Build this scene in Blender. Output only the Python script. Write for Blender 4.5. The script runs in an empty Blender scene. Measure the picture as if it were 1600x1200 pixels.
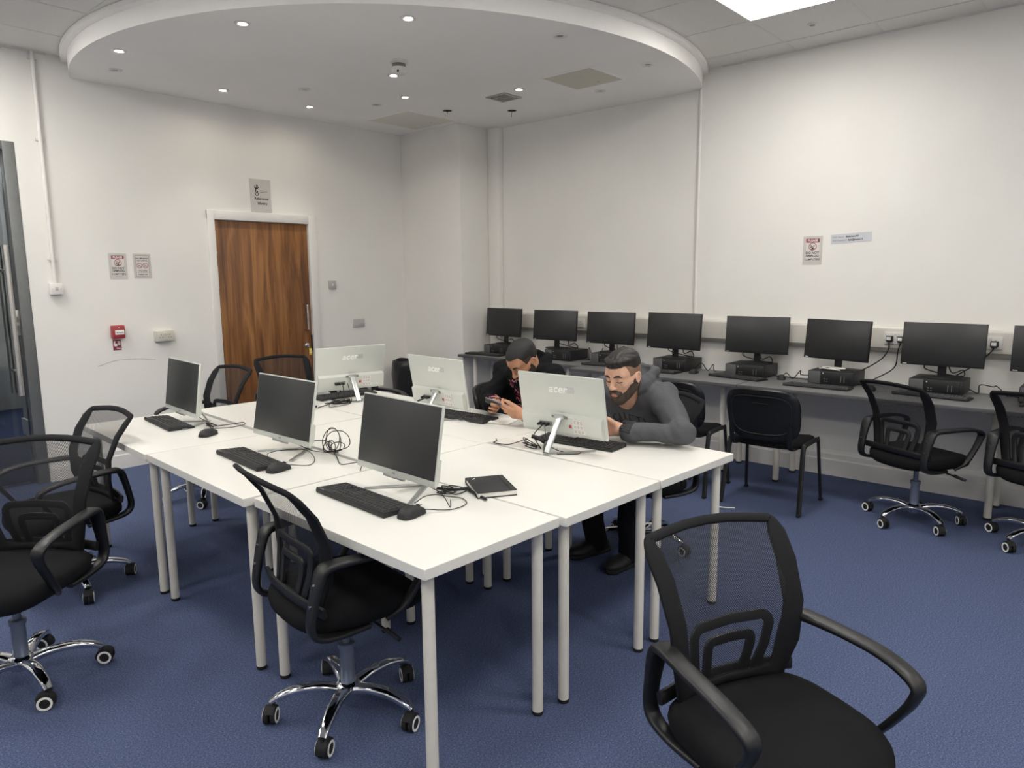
import bpy, bmesh, math, random
import numpy as np
from mathutils import Vector, Matrix
from mathutils.bvhtree import BVHTree
PI = math.pi
S = bpy.context.scene
COL = S.collection

# ------------------------------------------------------------------ camera, exposure
F_PX = 1122.2; PITCH = 0.15138; YAW = 0.8423; ROLL = -0.00911; EYE = 1.557
_fw = Vector((math.sin(YAW) * math.cos(PITCH), math.cos(YAW) * math.cos(PITCH), -math.sin(PITCH)))
_r = Vector((math.cos(YAW), -math.sin(YAW), 0)); _u = _r.cross(_fw)
_r2 = math.cos(ROLL) * _r + math.sin(ROLL) * _u; _u2 = -math.sin(ROLL) * _r + math.cos(ROLL) * _u
cam = bpy.data.objects.new('camera', bpy.data.cameras.new('camera')); COL.objects.link(cam)
cam.data.sensor_width = 36.0; cam.data.lens = 36.0 * F_PX / 1600.0
cam.data.clip_start = 0.02; cam.data.clip_end = 60
cam.matrix_world = Matrix(((_r2.x, _u2.x, -_fw.x, 0), (_r2.y, _u2.y, -_fw.y, 0), (_r2.z, _u2.z, -_fw.z, EYE), (0, 0, 0, 1)))
S.camera = cam
S.view_settings.view_transform = 'Standard'
S.view_settings.look = 'None'
S.view_settings.gamma = 1.0
S.view_settings.use_curve_mapping = False
S.view_settings.exposure = 1.54
W = bpy.data.worlds.new('world'); S.world = W; W.use_nodes = True
W.node_tree.nodes['Background'].inputs[0].default_value = (0.6, 0.62, 0.66, 1)
W.node_tree.nodes['Background'].inputs[1].default_value = 0.05
PANEL_POWER = 9.0          # radiance of the ceiling light panels
S.cycles.max_bounces = 10; S.cycles.diffuse_bounces = 6; S.cycles.transparent_max_bounces = 24
S.cycles.sample_clamp_indirect = 6.0

# ------------------------------------------------------------------ room numbers (metres)
YL = 6.26      # face of the wall with the wooden door
XR = 5.665     # face of the wall behind the long desks
XRR = 5.705    # its set-back far stretch
ZC = 3.19      # suspended ceiling
ZS = 3.05      # underside of the round dropped ceiling
XB, YB = -3.2, -3.2

# ------------------------------------------------------------------ helpers
def lin(c):
    return tuple(((x / 255.0) / 12.92 if x / 255.0 <= 0.04045 else ((x / 255.0 + 0.055) / 1.055) ** 2.4) for x in c)

def mat(name, rgb, rough=0.5, metal=0.0, var=0.06, scale=30.0, bump=0.0, bscale=200.0, spec=0.5, emit=None, estr=0.0, stretch=None, coat=0.0):
    """principled surface with a little procedural variation and bump"""
    m = bpy.data.materials.new(name); m.use_nodes = True
    n = m.node_tree.nodes; l = m.node_tree.links; b = n['Principled BSDF']
    b.inputs['Roughness'].default_value = rough; b.inputs['Metallic'].default_value = metal
    b.inputs['Specular IOR Level'].default_value = spec
    if coat: b.inputs['Coat Weight'].default_value = coat
    c = lin(rgb)
    tc = n.new('ShaderNodeTexCoord'); mp = n.new('ShaderNodeMapping'); l.new(tc.outputs['Object'], mp.inputs[0])
    if stretch: mp.inputs['Scale'].default_value = stretch
    nz = n.new('ShaderNodeTexNoise'); nz.inputs['Scale'].default_value = scale; nz.inputs['Detail'].default_value = 4
    l.new(mp.outputs[0], nz.inputs['Vector'])
    rp = n.new('ShaderNodeValToRGB'); l.new(nz.outputs[0], rp.inputs[0])
    rp.color_ramp.elements[0].position = 0.3; rp.color_ramp.elements[1].position = 0.7
    rp.color_ramp.elements[0].color = tuple(max(0, x * (1 - var)) for x in c) + (1,)
    rp.color_ramp.elements[1].color = tuple(min(1, x * (1 + var)) for x in c) + (1,)
    l.new(rp.outputs[0], b.inputs['Base Color'])
    if bump:
        nb = n.new('ShaderNodeTexNoise'); nb.inputs['Scale'].default_value = bscale; nb.inputs['Detail'].default_value = 3
        l.new(mp.outputs[0], nb.inputs['Vector'])
        bp = n.new('ShaderNodeBump'); bp.inputs['Strength'].default_value = bump; bp.inputs['Distance'].default_value = 0.002
        l.new(nb.outputs[0], bp.inputs['Height']); l.new(bp.outputs[0], b.inputs['Normal'])
    if emit:
        b.inputs['Emission Color'].default_value = lin(emit) + (1,); b.inputs['Emission Strength'].default_value = estr
    return m

def carpet_mat():
    m = mat('blue_carpet', (84, 93, 120), 0.95, spec=0.1, var=0.1, scale=3)
    n = m.node_tree.nodes; l = m.node_tree.links; b = n['Principled BSDF']; tc = [x for x in n if x.type == 'TEX_COORD'][0]
    nz = n.new('ShaderNodeTexNoise'); nz.inputs['Scale'].default_value = 170; nz.inputs['Detail'].default_value = 5; nz.inputs['Roughness'].default_value = 0.75
    l.new(tc.outputs['Object'], nz.inputs['Vector'])
    rp = n.new('ShaderNodeValToRGB'); e = rp.color_ramp.elements
    e[0].position = 0.33; e[0].color = lin((57, 66, 94)) + (1,); e[1].position = 0.70; e[1].color = lin((126, 137, 167)) + (1,)
    k = rp.color_ramp.elements.new(0.52); k.color = lin((83, 94, 126)) + (1,)
    l.new(nz.outputs[0], rp.inputs[0]); l.new(rp.outputs[0], b.inputs['Base Color'])
    bp = n.new('ShaderNodeBump'); bp.inputs['Strength'].default_value = 0.9; bp.inputs['Distance'].default_value = 0.004
    l.new(nz.outputs[0], bp.inputs['Height']); l.new(bp.outputs[0], b.inputs['Normal'])
    return m

def wood_mat():
    m = mat('door_veneer', (150, 96, 50), 0.42)
    n = m.node_tree.nodes; l = m.node_tree.links; b = n['Principled BSDF']; tc = [x for x in n if x.type == 'TEX_COORD'][0]
    mp = n.new('ShaderNodeMapping'); mp.inputs['Scale'].default_value = (9, 9, 0.75); l.new(tc.outputs['Object'], mp.inputs[0])
    a = n.new('ShaderNodeTexNoise'); a.inputs['Scale'].default_value = 1.6; a.inputs['Detail'].default_value = 8; a.inputs['Distortion'].default_value = 0.9
    l.new(mp.outputs[0], a.inputs['Vector'])
    mp2 = n.new('ShaderNodeMapping'); mp2.inputs['Scale'].default_value = (90, 90, 2.2); l.new(tc.outputs['Object'], mp2.inputs[0])
    g = n.new('ShaderNodeTexNoise'); g.inputs['Scale'].default_value = 1.5; g.inputs['Detail'].default_value = 3; l.new(mp2.outputs[0], g.inputs['Vector'])
    ad = n.new('ShaderNodeMath'); ad.operation = 'MULTIPLY_ADD'; ad.inputs[1].default_value = 0.3
    l.new(g.outputs[0], ad.inputs[0]); l.new(a.outputs[0], ad.inputs[2])
    rp = n.new('ShaderNodeValToRGB'); e = rp.color_ramp.elements
    e[0].position = 0.42; e[0].color = lin((84, 52, 27)) + (1,); e[1].position = 0.88; e[1].color = lin((170, 120, 70)) + (1,)
    k = e.new(0.62); k.color = lin((128, 83, 45)) + (1,)
    l.new(ad.outputs[0], rp.inputs[0]); l.new(rp.outputs[0], b.inputs['Base Color'])
    return m

def mesh_fabric():
    """black woven net: opaque threads, open holes, laid out in the sheet's own UV metres"""
    m = bpy.data.materials.new('black_net_fabric'); m.use_nodes = True
    n = m.node_tree.nodes; l = m.node_tree.links; b = n['Principled BSDF']; out = n['Material Output']
    b.inputs['Base Color'].default_value = lin((24, 25, 28)) + (1,); b.inputs['Roughness'].default_value = 0.8
    uv = n.new('ShaderNodeUVMap'); sp = n.new('ShaderNodeSeparateXYZ'); l.new(uv.outputs[0], sp.inputs[0])
    def math_(op, a, c):
        k = n.new('ShaderNodeMath'); k.operation = op
        for i, x in enumerate((a, c)):
            if x is None: continue
            if isinstance(x, (int, float)): k.inputs[i].default_value = x
            else: l.new(x, k.inputs[i])
        return k.outputs[0]
    F = PI / 0.0052
    a = math_('SINE', math_('MULTIPLY', math_('ADD', sp.outputs[0], sp.outputs[1]), F * 0.75), None)
    c = math_('SINE', math_('MULTIPLY', math_('SUBTRACT', sp.outputs[0], sp.outputs[1]), F * 0.75), None)
    p = math_('ABSOLUTE', math_('MULTIPLY', a, c), None)
    hole = math_('GREATER_THAN', p, 0.40)
    tr = n.new('ShaderNodeBsdfTransparent'); mx = n.new('ShaderNodeMixShader')
    l.new(hole, mx.inputs[0]); l.new(b.outputs[0], mx.inputs[1]); l.new(tr.outputs[0], mx.inputs[2]); l.new(mx.outputs[0], out.inputs[0])
    return m

def glass_mat():
    m = bpy.data.materials.new('door_glass'); m.use_nodes = True
    n = m.node_tree.nodes; l = m.node_tree.links; out = n['Material Output']
    tr = n.new('ShaderNodeBsdfTransparent'); tr.inputs[0].default_value = (0.84, 0.86, 0.86, 1)
    gl = n.new('ShaderNodeBsdfGlossy'); gl.inputs['Roughness'].default_value = 0.02
    fr = n.new('ShaderNodeFresnel'); fr.inputs[0].default_value = 1.5
    mx = n.new('ShaderNodeMixShader'); l.new(fr.outputs[0], mx.inputs[0]); l.new(tr.outputs[0], mx.inputs[1]); l.new(gl.outputs[0], mx.inputs[2]); l.new(mx.outputs[0], out.inputs[0])
    return m

def wall_mat(name, rgb):
    m = mat(name, rgb, 0.75, var=0.02, scale=2.0, bump=0.25, bscale=60, spec=0.3)
    return m

M = {}
M['wall'] = wall_mat('white_emulsion', (236, 234, 229))
M['soffit'] = mat('soffit_plaster', (246, 244, 240), 0.8, var=0.015, scale=2)
M['tile'] = mat('ceiling_tile', (226, 224, 219), 0.9, var=0.04, scale=120, bump=0.3, bscale=300)
M['tbar'] = mat('ceiling_grid', (222, 220, 214), 0.6, var=0.02)
M['carpet'] = carpet_mat()
M['gloss'] = mat('white_gloss_paint', (228, 226, 222), 0.35, var=0.02, scale=5)
M['wood'] = wood_mat()
M['table'] = mat('white_melamine', (224, 223, 217), 0.28, var=0.012, scale=3)
M['legw'] = mat('white_powder_coat', (218, 214, 204), 0.4, var=0.02)
M['black'] = mat('black_plastic', (22, 23, 25), 0.42, var=0.1, bump=0.1, bscale=400)
M['blackm'] = mat('black_matt_plastic', (30, 31, 33), 0.6, var=0.1, bump=0.15, bscale=500)
M['pc'] = mat('black_computer_case', (33, 34, 36), 0.5, var=0.08, bump=0.1, bscale=400)
M['pcgrey'] = mat('grey_computer_grille', (82, 83, 84), 0.55, var=0.1, scale=200)
M['rub'] = mat('black_rubber', (18, 18, 19), 0.75, var=0.1)
M['seat'] = mat('black_seat_fabric', (17, 18, 20), 0.9, var=0.18, scale=300, bump=0.35, bscale=700, spec=0.2)
M['net'] = mesh_fabric()
M['netd'] = mat('black_net_doubled', (23, 24, 27), 0.8, var=0.25, scale=500, bump=0.5, bscale=600, spec=0.25)
M['chrome'] = mat('chrome', (215, 217, 222), 0.08, 1.0, var=0.02)
M['steel'] = mat('brushed_steel', (205, 203, 198), 0.42, 1.0, var=0.06, scale=60)
M['blueg'] = mat('blue_grey_gas_lift', (112, 122, 140), 0.35, 0.35, var=0.05)
M['silver'] = mat('silver_plastic', (202, 205, 199), 0.36, 0.25, var=0.02, scale=8)
M['silverd'] = mat('silver_metal', (188, 190, 190), 0.3, 0.85, var=0.03)
M['screen'] = mat('dark_screen', (46, 47, 47), 0.38, var=0.02, spec=0.5)
M['screenw'] = mat('dark_monitor_screen', (40, 41, 42), 0.34, var=0.02, spec=0.5)
M['key'] = mat('dark_keycaps', (50, 51, 52), 0.5, var=0.1, scale=300)
M['cable'] = mat('black_cable', (20, 20, 21), 0.5, var=0.1)
M['cablew'] = mat('white_cable', (225, 223, 215), 0.5, var=0.03)
M['white'] = mat('white_plastic', (226, 224, 220), 0.4, var=0.02)
M['whitei'] = mat('white_print', (240, 240, 238), 0.5, var=0.02)
M['rim'] = mat('white_wheel_ring', (238, 237, 234), 0.4, var=0.02)
M['paper'] = mat('white_paper', (232, 230, 224), 0.7, var=0.03, scale=20)
M['greyplate'] = mat('grey_switch_plate', (186, 184, 182), 0.4, var=0.03)
M['lam'] = mat('laminated_sheet', (204, 201, 196), 0.25, var=0.02)
M['lami'] = mat('sign_paper', (222, 216, 212), 0.3, var=0.02)
M['ink'] = mat('black_ink', (30, 28, 30), 0.6, var=0.1)
M['grey_ink'] = mat('grey_ink', (130, 126, 126), 0.6, var=0.1)
M['redink'] = mat('red_ink', (142, 46, 56), 0.5, var=0.08)
M['red'] = mat('red_plastic', (160, 56, 60), 0.4, var=0.05)
M['yellow'] = mat('yellow_plastic', (238, 206, 40), 0.4, var=0.04)
M['alu'] = mat('grey_aluminium', (122, 124, 124), 0.45, 0.5, var=0.04)
M['glass'] = glass_mat()
M['desk'] = mat('grey_laminate', (112, 112, 113), 0.5, var=0.05, scale=80)
M['deskedge'] = mat('dark_grey_edging', (84, 84, 86), 0.5, var=0.05)
M['trunk'] = mat('pvc_trunking', (214, 210, 202), 0.4, var=0.02)
M['trunkshade'] = mat('pvc_trunking_shaded', (164, 161, 155), 0.5, var=0.02)  # trunking colour darkened to paint the shade on its downward-facing lip
M['bin'] = mat('black_bin_liner', (20, 20, 22), 0.35, var=0.15, bump=0.5, bscale=25)
M['hatch'] = mat('beige_access_panel', (208, 204, 188), 0.6, var=0.02); M['hatchp'] = mat('pale_access_panel', (226, 223, 212), 0.6, var=0.02); M['ventm'] = mat('grey_vent', (182, 179, 170), 0.6, var=0.03); M['strip'] = mat('bluish_paper', (206, 208, 214), 0.45, var=0.03, scale=12)
M['hole'] = mat('dark_hole', (14, 14, 14), 0.9, var=0.1)
M['lamp'] = mat('lit_downlight', (255, 255, 255), 0.3, var=0, emit=(255, 246, 226), estr=110.0)
M['lampoff'] = mat('unlit_downlight', (120, 118, 112), 0.3, var=0.05)
M['panel'] = mat('lit_light_panel', (255, 255, 255), 0.3, var=0, emit=(255, 251, 244), estr=PANEL_POWER)
M['brown'] = mat('brown_laminate', (96, 74, 56), 0.5, var=0.1)
M['corr'] = mat('corridor_paint', (190, 190, 188), 0.8, var=0.02)

def tag(o, label=None, cat=None, group=None, kind=None):
    if label: o['label'] = label
    if cat: o['category'] = cat
    if group: o['group'] = group
    if kind: o['kind'] = kind
    return o

class MB:
    """collects shapes; build() links them as ONE mesh object"""
    def __init__(s): s.v = []; s.f = []; s.mi = []; s.uv = None
    def add(s, vs, fs, T=None, mi=0):
        o = len(s.v)
        s.v += [tuple(T @ Vector(v)) for v in vs] if T is not None else [tuple(v) for v in vs]
        s.f += [tuple(i + o for i in f) for f in fs]; s.mi += [mi] * len(fs)
        return s
    def box(s, c, d, bev=0.0, T=None, mi=0, seg=2):
        bm = bmesh.new(); bmesh.ops.create_cube(bm, size=1.0)
        for v in bm.verts: v.co = Vector((v.co.x * d[0] + c[0], v.co.y * d[1] + c[1], v.co.z * d[2] + c[2]))
        if bev: bmesh.ops.bevel(bm, geom=bm.edges[:], offset=min(bev, min(d) * 0.49), segments=seg, profile=0.5, affect='EDGES')
        bm.verts.index_update()
        s.add([v.co[:] for v in bm.verts], [[v.index for v in f.verts] for f in bm.faces], T, mi); bm.free(); return s
    def lathe(s, prof, c=(0, 0, 0), seg=24, T=None, mi=0, cap=True):
        vs = []; fs = []
        for r, z in prof:
            for i in range(seg):
                a = 2 * PI * i / seg; vs.append((c[0] + r * math.cos(a), c[1] + r * math.sin(a), c[2] + z))
        for k in range(len(prof) - 1):
            for i in range(seg):
                j = (i + 1) % seg; fs.append((k * seg + i, k * seg + j, (k + 1) * seg + j, (k + 1) * seg + i))
        if cap:
            fs.append(tuple(range(seg))[::-1]); fs.append(tuple((len(prof) - 1) * seg + i for i in range(seg)))
        return s.add(vs, fs, T, mi)
    def cyl(s, a, b, r, r2=None, seg=16, mi=0):
        a = Vector(a); b = Vector(b); r2 = r if r2 is None else r2
        q = (b - a).to_track_quat('Z', 'Y').to_matrix().to_4x4()
        return s.lathe([(r, 0), (r2, (b - a).length)], seg=seg, T=Matrix.Translation(a) @ q, mi=mi)
    def sweep(s, pts, r, seg=8, closed=False, nrm=None, T=None, mi=0):
        """r: radius or (across, along normal), single or per point; nrm: a vector or per-point normals for flat sections"""
        P = [Vector(p) for p in pts]; n = len(P); vs = []; fs = []; prev = None
        for i in range(n):
            a = P[(i - 1) % n] if (closed or i > 0) else P[i]; b = P[(i + 1) % n] if (closed or i < n - 1) else P[i]
            t = (b - a).normalized()
            if nrm is not None: N = Vector(nrm[i] if isinstance(nrm, list) else nrm)
            else: N = prev if prev is not None else (Vector((0, 0, 1)) if abs(t.z) < 0.9 else Vector((1, 0, 0)))
            N = (N - t * N.dot(t))
            if N.length < 1e-6: N = t.orthogonal()
            N.normalize(); prev = N; B = t.cross(N)
            rr = r[i] if isinstance(r, list) else r
            if not isinstance(rr, tuple): rr = (rr, rr)
            for k in range(seg):
                a_ = 2 * PI * (k + 0.5) / seg; ca, sa = math.cos(a_), math.sin(a_)
                if rr[0] != rr[1]:      # flattened sections are squarer
                    ca = math.copysign(abs(ca) ** 0.6, ca); sa = math.copysign(abs(sa) ** 0.6, sa)
                vs.append(P[i] + B * rr[0] * ca + N * rr[1] * sa)
        m = n if closed else n - 1
        for i in range(m):
            j = (i + 1) % n
            for k in range(seg):
                l = (k + 1) % seg; fs.append((i * seg + k, i * seg + l, j * seg + l, j * seg + k))
        if not closed:
            fs.append(tuple(range(seg))[::-1]); fs.append(tuple((n - 1) * seg + k for k in range(seg)))
        return s.add(vs, fs, T, mi)
    def prism(s, poly, z0, z1, T=None, mi=0):
        n = len(poly); vs = [(x, y, z0) for x, y in poly] + [(x, y, z1) for x, y in poly]
        fs = [tuple(range(n))[::-1], tuple(range(n, 2 * n))] + [(i, (i + 1) % n, n + (i + 1) % n, n + i) for i in range(n)]
        return s.add(vs, fs, T, mi)
    def rings(s, rows, closed_u=True, capa=True, capb=True, mi=0, T=None):
        n = len(rows[0]); vs = [p for r in rows for p in r]; fs = []
        for k in range(len(rows) - 1):
            for i in range(n if closed_u else n - 1):
                j = (i + 1) % n; fs.append((k * n + i, k * n + j, (k + 1) * n + j, (k + 1) * n + i))
        if capa: fs.append(tuple(range(n))[::-1])
        if capb: fs.append(tuple((len(rows) - 1) * n + i for i in range(n)))
        return s.add(vs, fs, T, mi)
    def build(s, name, m, parent=None, loc=None, ang=40, sub=0, flip=False):
        me = bpy.data.meshes.new(name); me.from_pydata([tuple(v) for v in s.v], [], s.f); me.validate()
        bm = bmesh.new(); bm.from_mesh(me); bmesh.ops.recalc_face_normals(bm, faces=bm.faces); bm.to_mesh(me); bm.free()
        for q in (m if isinstance(m, (list, tuple)) else [m]): me.materials.append(q)
        if len(me.polygons) == len(s.mi):
            me.polygons.foreach_set('material_index', s.mi)
        me.polygons.foreach_set('use_smooth', [True] * len(me.polygons))
        me.set_sharp_from_angle(angle=math.radians(ang))
        o = bpy.data.objects.new(name, me); COL.objects.link(o)
        if parent is not None: o.parent = parent
        if loc is not None: o.location = loc
        if sub:
            md = o.modifiers.new('smooth', 'SUBSURF'); md.levels = sub; md.render_levels = sub
        return o

def empty(name, loc, rz=0.0, label=None, cat=None, group=None):
    o = bpy.data.objects.new(name, None); COL.objects.link(o); o.location = loc; o.rotation_euler = (0, 0, rz); o.empty_display_size = 0.1
    return tag(o, label, cat, group)

def kids(o): return [c for c in bpy.data.objects if c.parent == o]

def copy_tree(o, parent=None):
    c = o.copy(); COL.objects.link(c)
    if parent is not None: c.parent = parent
    for k in kids(o): copy_tree(k, c)
    return c

def struct(o): o['kind'] = 'structure'; return o

def cr(pts, n=8, closed=False):
    """Catmull-Rom through the points"""
    P = [Vector(p) for p in pts]; out = []; N = len(P)
    for i in range(N if closed else N - 1):
        p0 = P[(i - 1) % N] if (closed or i > 0) else P[i] * 2 - P[i + 1]; p1 = P[i]; p2 = P[(i + 1) % N]
        p3 = P[(i + 2) % N] if (closed or i < N - 2) else p2 * 2 - p1
        for k in range(n):
            t = k / n
            out.append(0.5 * ((2 * p1) + (p2 - p0) * t + (2 * p0 - 5 * p1 + 4 * p2 - p3) * t * t + (3 * p1 - p0 - 3 * p2 + p3) * t ** 3))
    if not closed: out.append(P[-1])
    return out

def text_obj(s, size, m, parent, T, bold=0.0, shear=0.0, align='CENTER', name='lettering', sx=1.0, ext=0.0002):
    cu = bpy.data.curves.new('lettering', 'FONT'); cu.body = s; cu.size = size; cu.align_x = align; cu.align_y = 'CENTER'
    cu.extrude = ext; cu.offset = bold; cu.shear = shear; cu.resolution_u = 3
    t = bpy.data.objects.new('tmp_text', cu); COL.objects.link(t)
    dg = bpy.context.evaluated_depsgraph_get(); me = bpy.data.meshes.new_from_object(t.evaluated_get(dg))
    bpy.data.objects.remove(t); bpy.data.curves.remove(cu)
    me.transform(T @ Matrix.Diagonal((sx, 1, 1, 1))); me.materials.clear(); me.materials.append(m)
    o = bpy.data.objects.new(name, me); COL.objects.link(o)
    if parent is not None: o.parent = parent
    return o

def wall_T(side, a, z, off=0.0):
    """sign frame on a wall: X to the viewer's right, Y up, Z out of the wall"""
    if side == 'L': return Matrix(((1, 0, 0, a), (0, 0, -1, YL - off), (0, 1, 0, z), (0, 0, 0, 1)))
    x = XRR if side == 'RR' else XR
    return Matrix(((0, 0, -1, x - off), (-1, 0, 0, a), (0, 1, 0, z), (0, 0, 0, 1)))
# ------------------------------------------------------------------ the room
b = MB(); b.box(((XB + 5.8) / 2, (YB + 6.42) / 2, -0.05), (5.8 - XB, 6.42 - YB, 0.1)); struct(b.build('floor', M['carpet']))
b = MB(); b.box(((XB + 5.8) / 2, (YB + 6.42) / 2, ZC + 0.05), (5.8 - XB, 6.42 - YB, 0.1)); struct(b.build('ceiling', M['tile']))
# wall with the doors, solid blocks round the two openings
WT = 0.16; yc = YL + WT / 2
b = MB()
def wseg(x0, x1, z0, z1): b.box(((x0 + x1) / 2, yc, (z0 + z1) / 2), (x1 - x0, WT, z1 - z0))
wseg(XB, -0.2, 0, ZC); wseg(-0.2, 1.64, 2.535, ZC); wseg(1.64, 3.06, 0, ZC); wseg(3.06, 4.06, 2.085, ZC); wseg(4.06, 5.8, 0, ZC)
struct(b.build('wall_left', M['wall']))
# wall behind the desks: near stretch stands 4 cm proud, edge bead rounded
b = MB()
b.box(((XR + 5.85) / 2, (YB + 2.945) / 2, ZC / 2), (5.85 - XR, 2.945 - YB, ZC))
b.box(((XRR + 5.85) / 2, (2.945 + YL) / 2, ZC / 2), (5.85 - XRR, YL - 2.945, ZC))
b.cyl((XR + 0.012, 2.943, 0), (XR + 0.012, 2.943, ZC), 0.017, seg=20)
struct(b.build('wall_right', M['wall']))
b = MB(); b.box(((5.235 + XRR) / 2, (5.35 + YL) / 2, ZC / 2), (XRR - 5.235, YL - 5.35, ZC), 0.004); b.box((5.672, 5.27, ZC / 2), (0.066, 0.16, ZC), 0.01)
struct(b.build('wall_corner', M['wall']))
b = MB(); b.box((XB - 0.05, (YB + 6.42) / 2, ZC / 2), (0.1, 6.42 - YB, ZC)); struct(b.build('wall_back', M['wall']))
b = MB(); b.box(((XB + 5.8) / 2, YB - 0.05, ZC / 2), (5.8 - XB, 0.1, ZC)); struct(b.build('wall_near', M['wall']))

# skirting boards
def skirting(name, p0, p1, n, h):
    p0 = Vector(p0); p1 = Vector(p1); n = Vector(n); t = (p1 - p0)
    prof = [(0, 0), (0.018, 0), (0.018, h * 0.62), (0.013, h * 0.68), (0.013, h * 0.86), (0.006, h * 0.95), (0.004, h), (0, h)]
    b = MB(); b.rings([[p + n * a + Vector((0, 0, z)) for a, z in prof] for p in (p0, p1)]); return struct(b.build(name, M['gloss'], ang=20))
skirting('baseboard_left', (1.645, YL, 0), (3.02, YL, 0), (0, -1, 0), 0.18)
skirting('baseboard_corner', (4.12, YL, 0), (5.235, YL, 0), (0, -1, 0), 0.18)
skirting('baseboard_pillar', (5.235, 5.35, 0), (5.235, YL - 0.02, 0), (-1, 0, 0), 0.18)
skirting('baseboard_right', (XR, YB, 0), (XR, 2.945, 0), (-1, 0, 0), 0.195)
skirting('baseboard_far', (XRR, 2.97, 0), (XRR, 5.19, 0), (-1, 0, 0), 0.195)

# round dropped ceiling (clipped by the two walls)
CX, CY, CR = 4.501, 5.301, 2.636
def arc(R):
    a0 = math.atan2(YL - CY, -math.sqrt(R * R - (YL - CY) ** 2)); a1 = math.atan2(-math.sqrt(R * R - (XR - CX) ** 2), XR - CX) + 2 * PI
    return [(CX + R * math.cos(a0 + (a1 - a0) * i / 72), CY + R * math.sin(a0 + (a1 - a0) * i / 72)) for i in range(73)]
def disc_poly(R):
    A = arc(R)
    return A + [(XR, 2.945), (XRR, 2.945), (XRR, 5.19), (5.64, 5.19), (5.64, 5.35), (5.235, 5.35), (5.235, YL)]
b = MB(); b.prism(disc_poly(CR), ZS, ZC - 0.001); struct(b.build('ceiling_soffit', M['soffit'], ang=30))
A0, A1 = arc(CR - 0.02), arc(CR + 0.045); b = MB()
b.prism(A0 + A1[::-1], ZC - 0.035, ZC - 0.002); struct(b.build('trim_1', M['soffit'], ang=30))
# ceiling grid bars round the 0.6 m tiles (kept clear of the dropped ceiling)
b = MB(); GX, GY, GP = 4.809, 2.172, 0.597
def clear(x, y): return (x - CX) ** 2 + (y - CY) ** 2 > (CR + 0.05) ** 2 or False
for k in range(-13, 2):
    x = GX + k * GP; y = YB; seg = None
    y1 = YL
    if abs(x - CX) < CR + 0.05: y1 = CY - math.sqrt((CR + 0.05) ** 2 - (x - CX) ** 2)
    if XB < x < XR: b.box((x, (YB + y1) / 2, ZC - 0.001), (0.026, y1 - YB, 0.006))
for k in range(-9, 7):
    y = GY + k * GP; x1 = XR
    if abs(y - CY) < CR + 0.05: x1 = CX - math.sqrt((CR + 0.05) ** 2 - (y - CY) ** 2)
    if YB < y < YL: b.box(((XB + x1) / 2, y, ZC - 0.0005), (x1 - XB, 0.022, 0.004))
b.box(((XB + 1.9) / 2, YL - 0.009, ZC - 0.004), (1.9 - XB, 0.018, 0.01)); b.box((XR - 0.009, (YB + 2.75) / 2, ZC - 0.004), (0.018, 2.75 - YB, 0.01))
struct(b.build('trim_2', M['tbar']))

# corridor seen through the glass door
CY0, CY1 = YL + WT, 10.2
for nm, c, d, mm in (('floor_corridor', (0.6, (CY0 + CY1) / 2, -0.05), (4.0, CY1 - CY0, 0.1), M['carpet']), ('ceiling_corridor', (0.6, (CY0 + CY1) / 2, 2.85), (4.0, CY1 - CY0, 0.1), M['tile']),
                     ('wall_corridor_end', (0.6, CY1 + 0.05, 1.4), (4.0, 0.1, 2.8), M['corr']), ('wall_corridor_right', (2.05 + 0.05, (CY0 + 7.9) / 2 + 0.6, 1.4), (0.1, 7.9 - CY0, 2.8), M['corr']), ('wall_corridor_left', (-1.4, (CY0 + CY1) / 2, 1.4), (0.1, CY1 - CY0, 2.8), M['corr']),
                     ('wall_corridor_far', (2.55, (CY0 + CY1) / 2, 1.4), (0.1, CY1 - CY0, 2.8), M['corr'])):
    b = MB(); b.box(c, d); struct(b.build(nm, mm))
b = MB(); b.box((2.04, (CY0 + 7.9) / 2 + 0.6, 0.08), (0.02, 7.9 - CY0, 0.16)); struct(b.build('baseboard_corridor', M['gloss']))
t = empty('cupboard', (1.70, 9.9, 0), 0, 'low brown cupboard in the corridor behind the glass door', 'cupboard')
b = MB(); b.box((0, 0, 0.5), (0.7, 0.4, 1.0), 0.004); b.build('carcass', M['brown'], t)
b = MB(); b.box((-0.17, -0.21, 0.5), (0.33, 0.018, 0.94), 0.003); b.build('door', M['brown'], t); b = MB(); b.box((0.18, -0.21, 0.5), (0.33, 0.018, 0.94), 0.003); b.build('door', M['brown'], t)
t = empty('ceiling_light', (1.55, 9.0, 2.8), 0, 'long bright ceiling light of the corridor seen through the glass door', 'light')
b = MB(); b.box((0, 0, -0.02), (1.2, 0.16, 0.04), 0.004); b.build('housing', M['white'], t)
b = MB(); b.box((0, 0, -0.044), (1.14, 0.12, 0.008), 0.002); b.build('diffuser', mat('corridor_lamp', (255, 255, 255), 0.4, var=0, emit=(250, 252, 255), estr=16.0), t)

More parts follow.
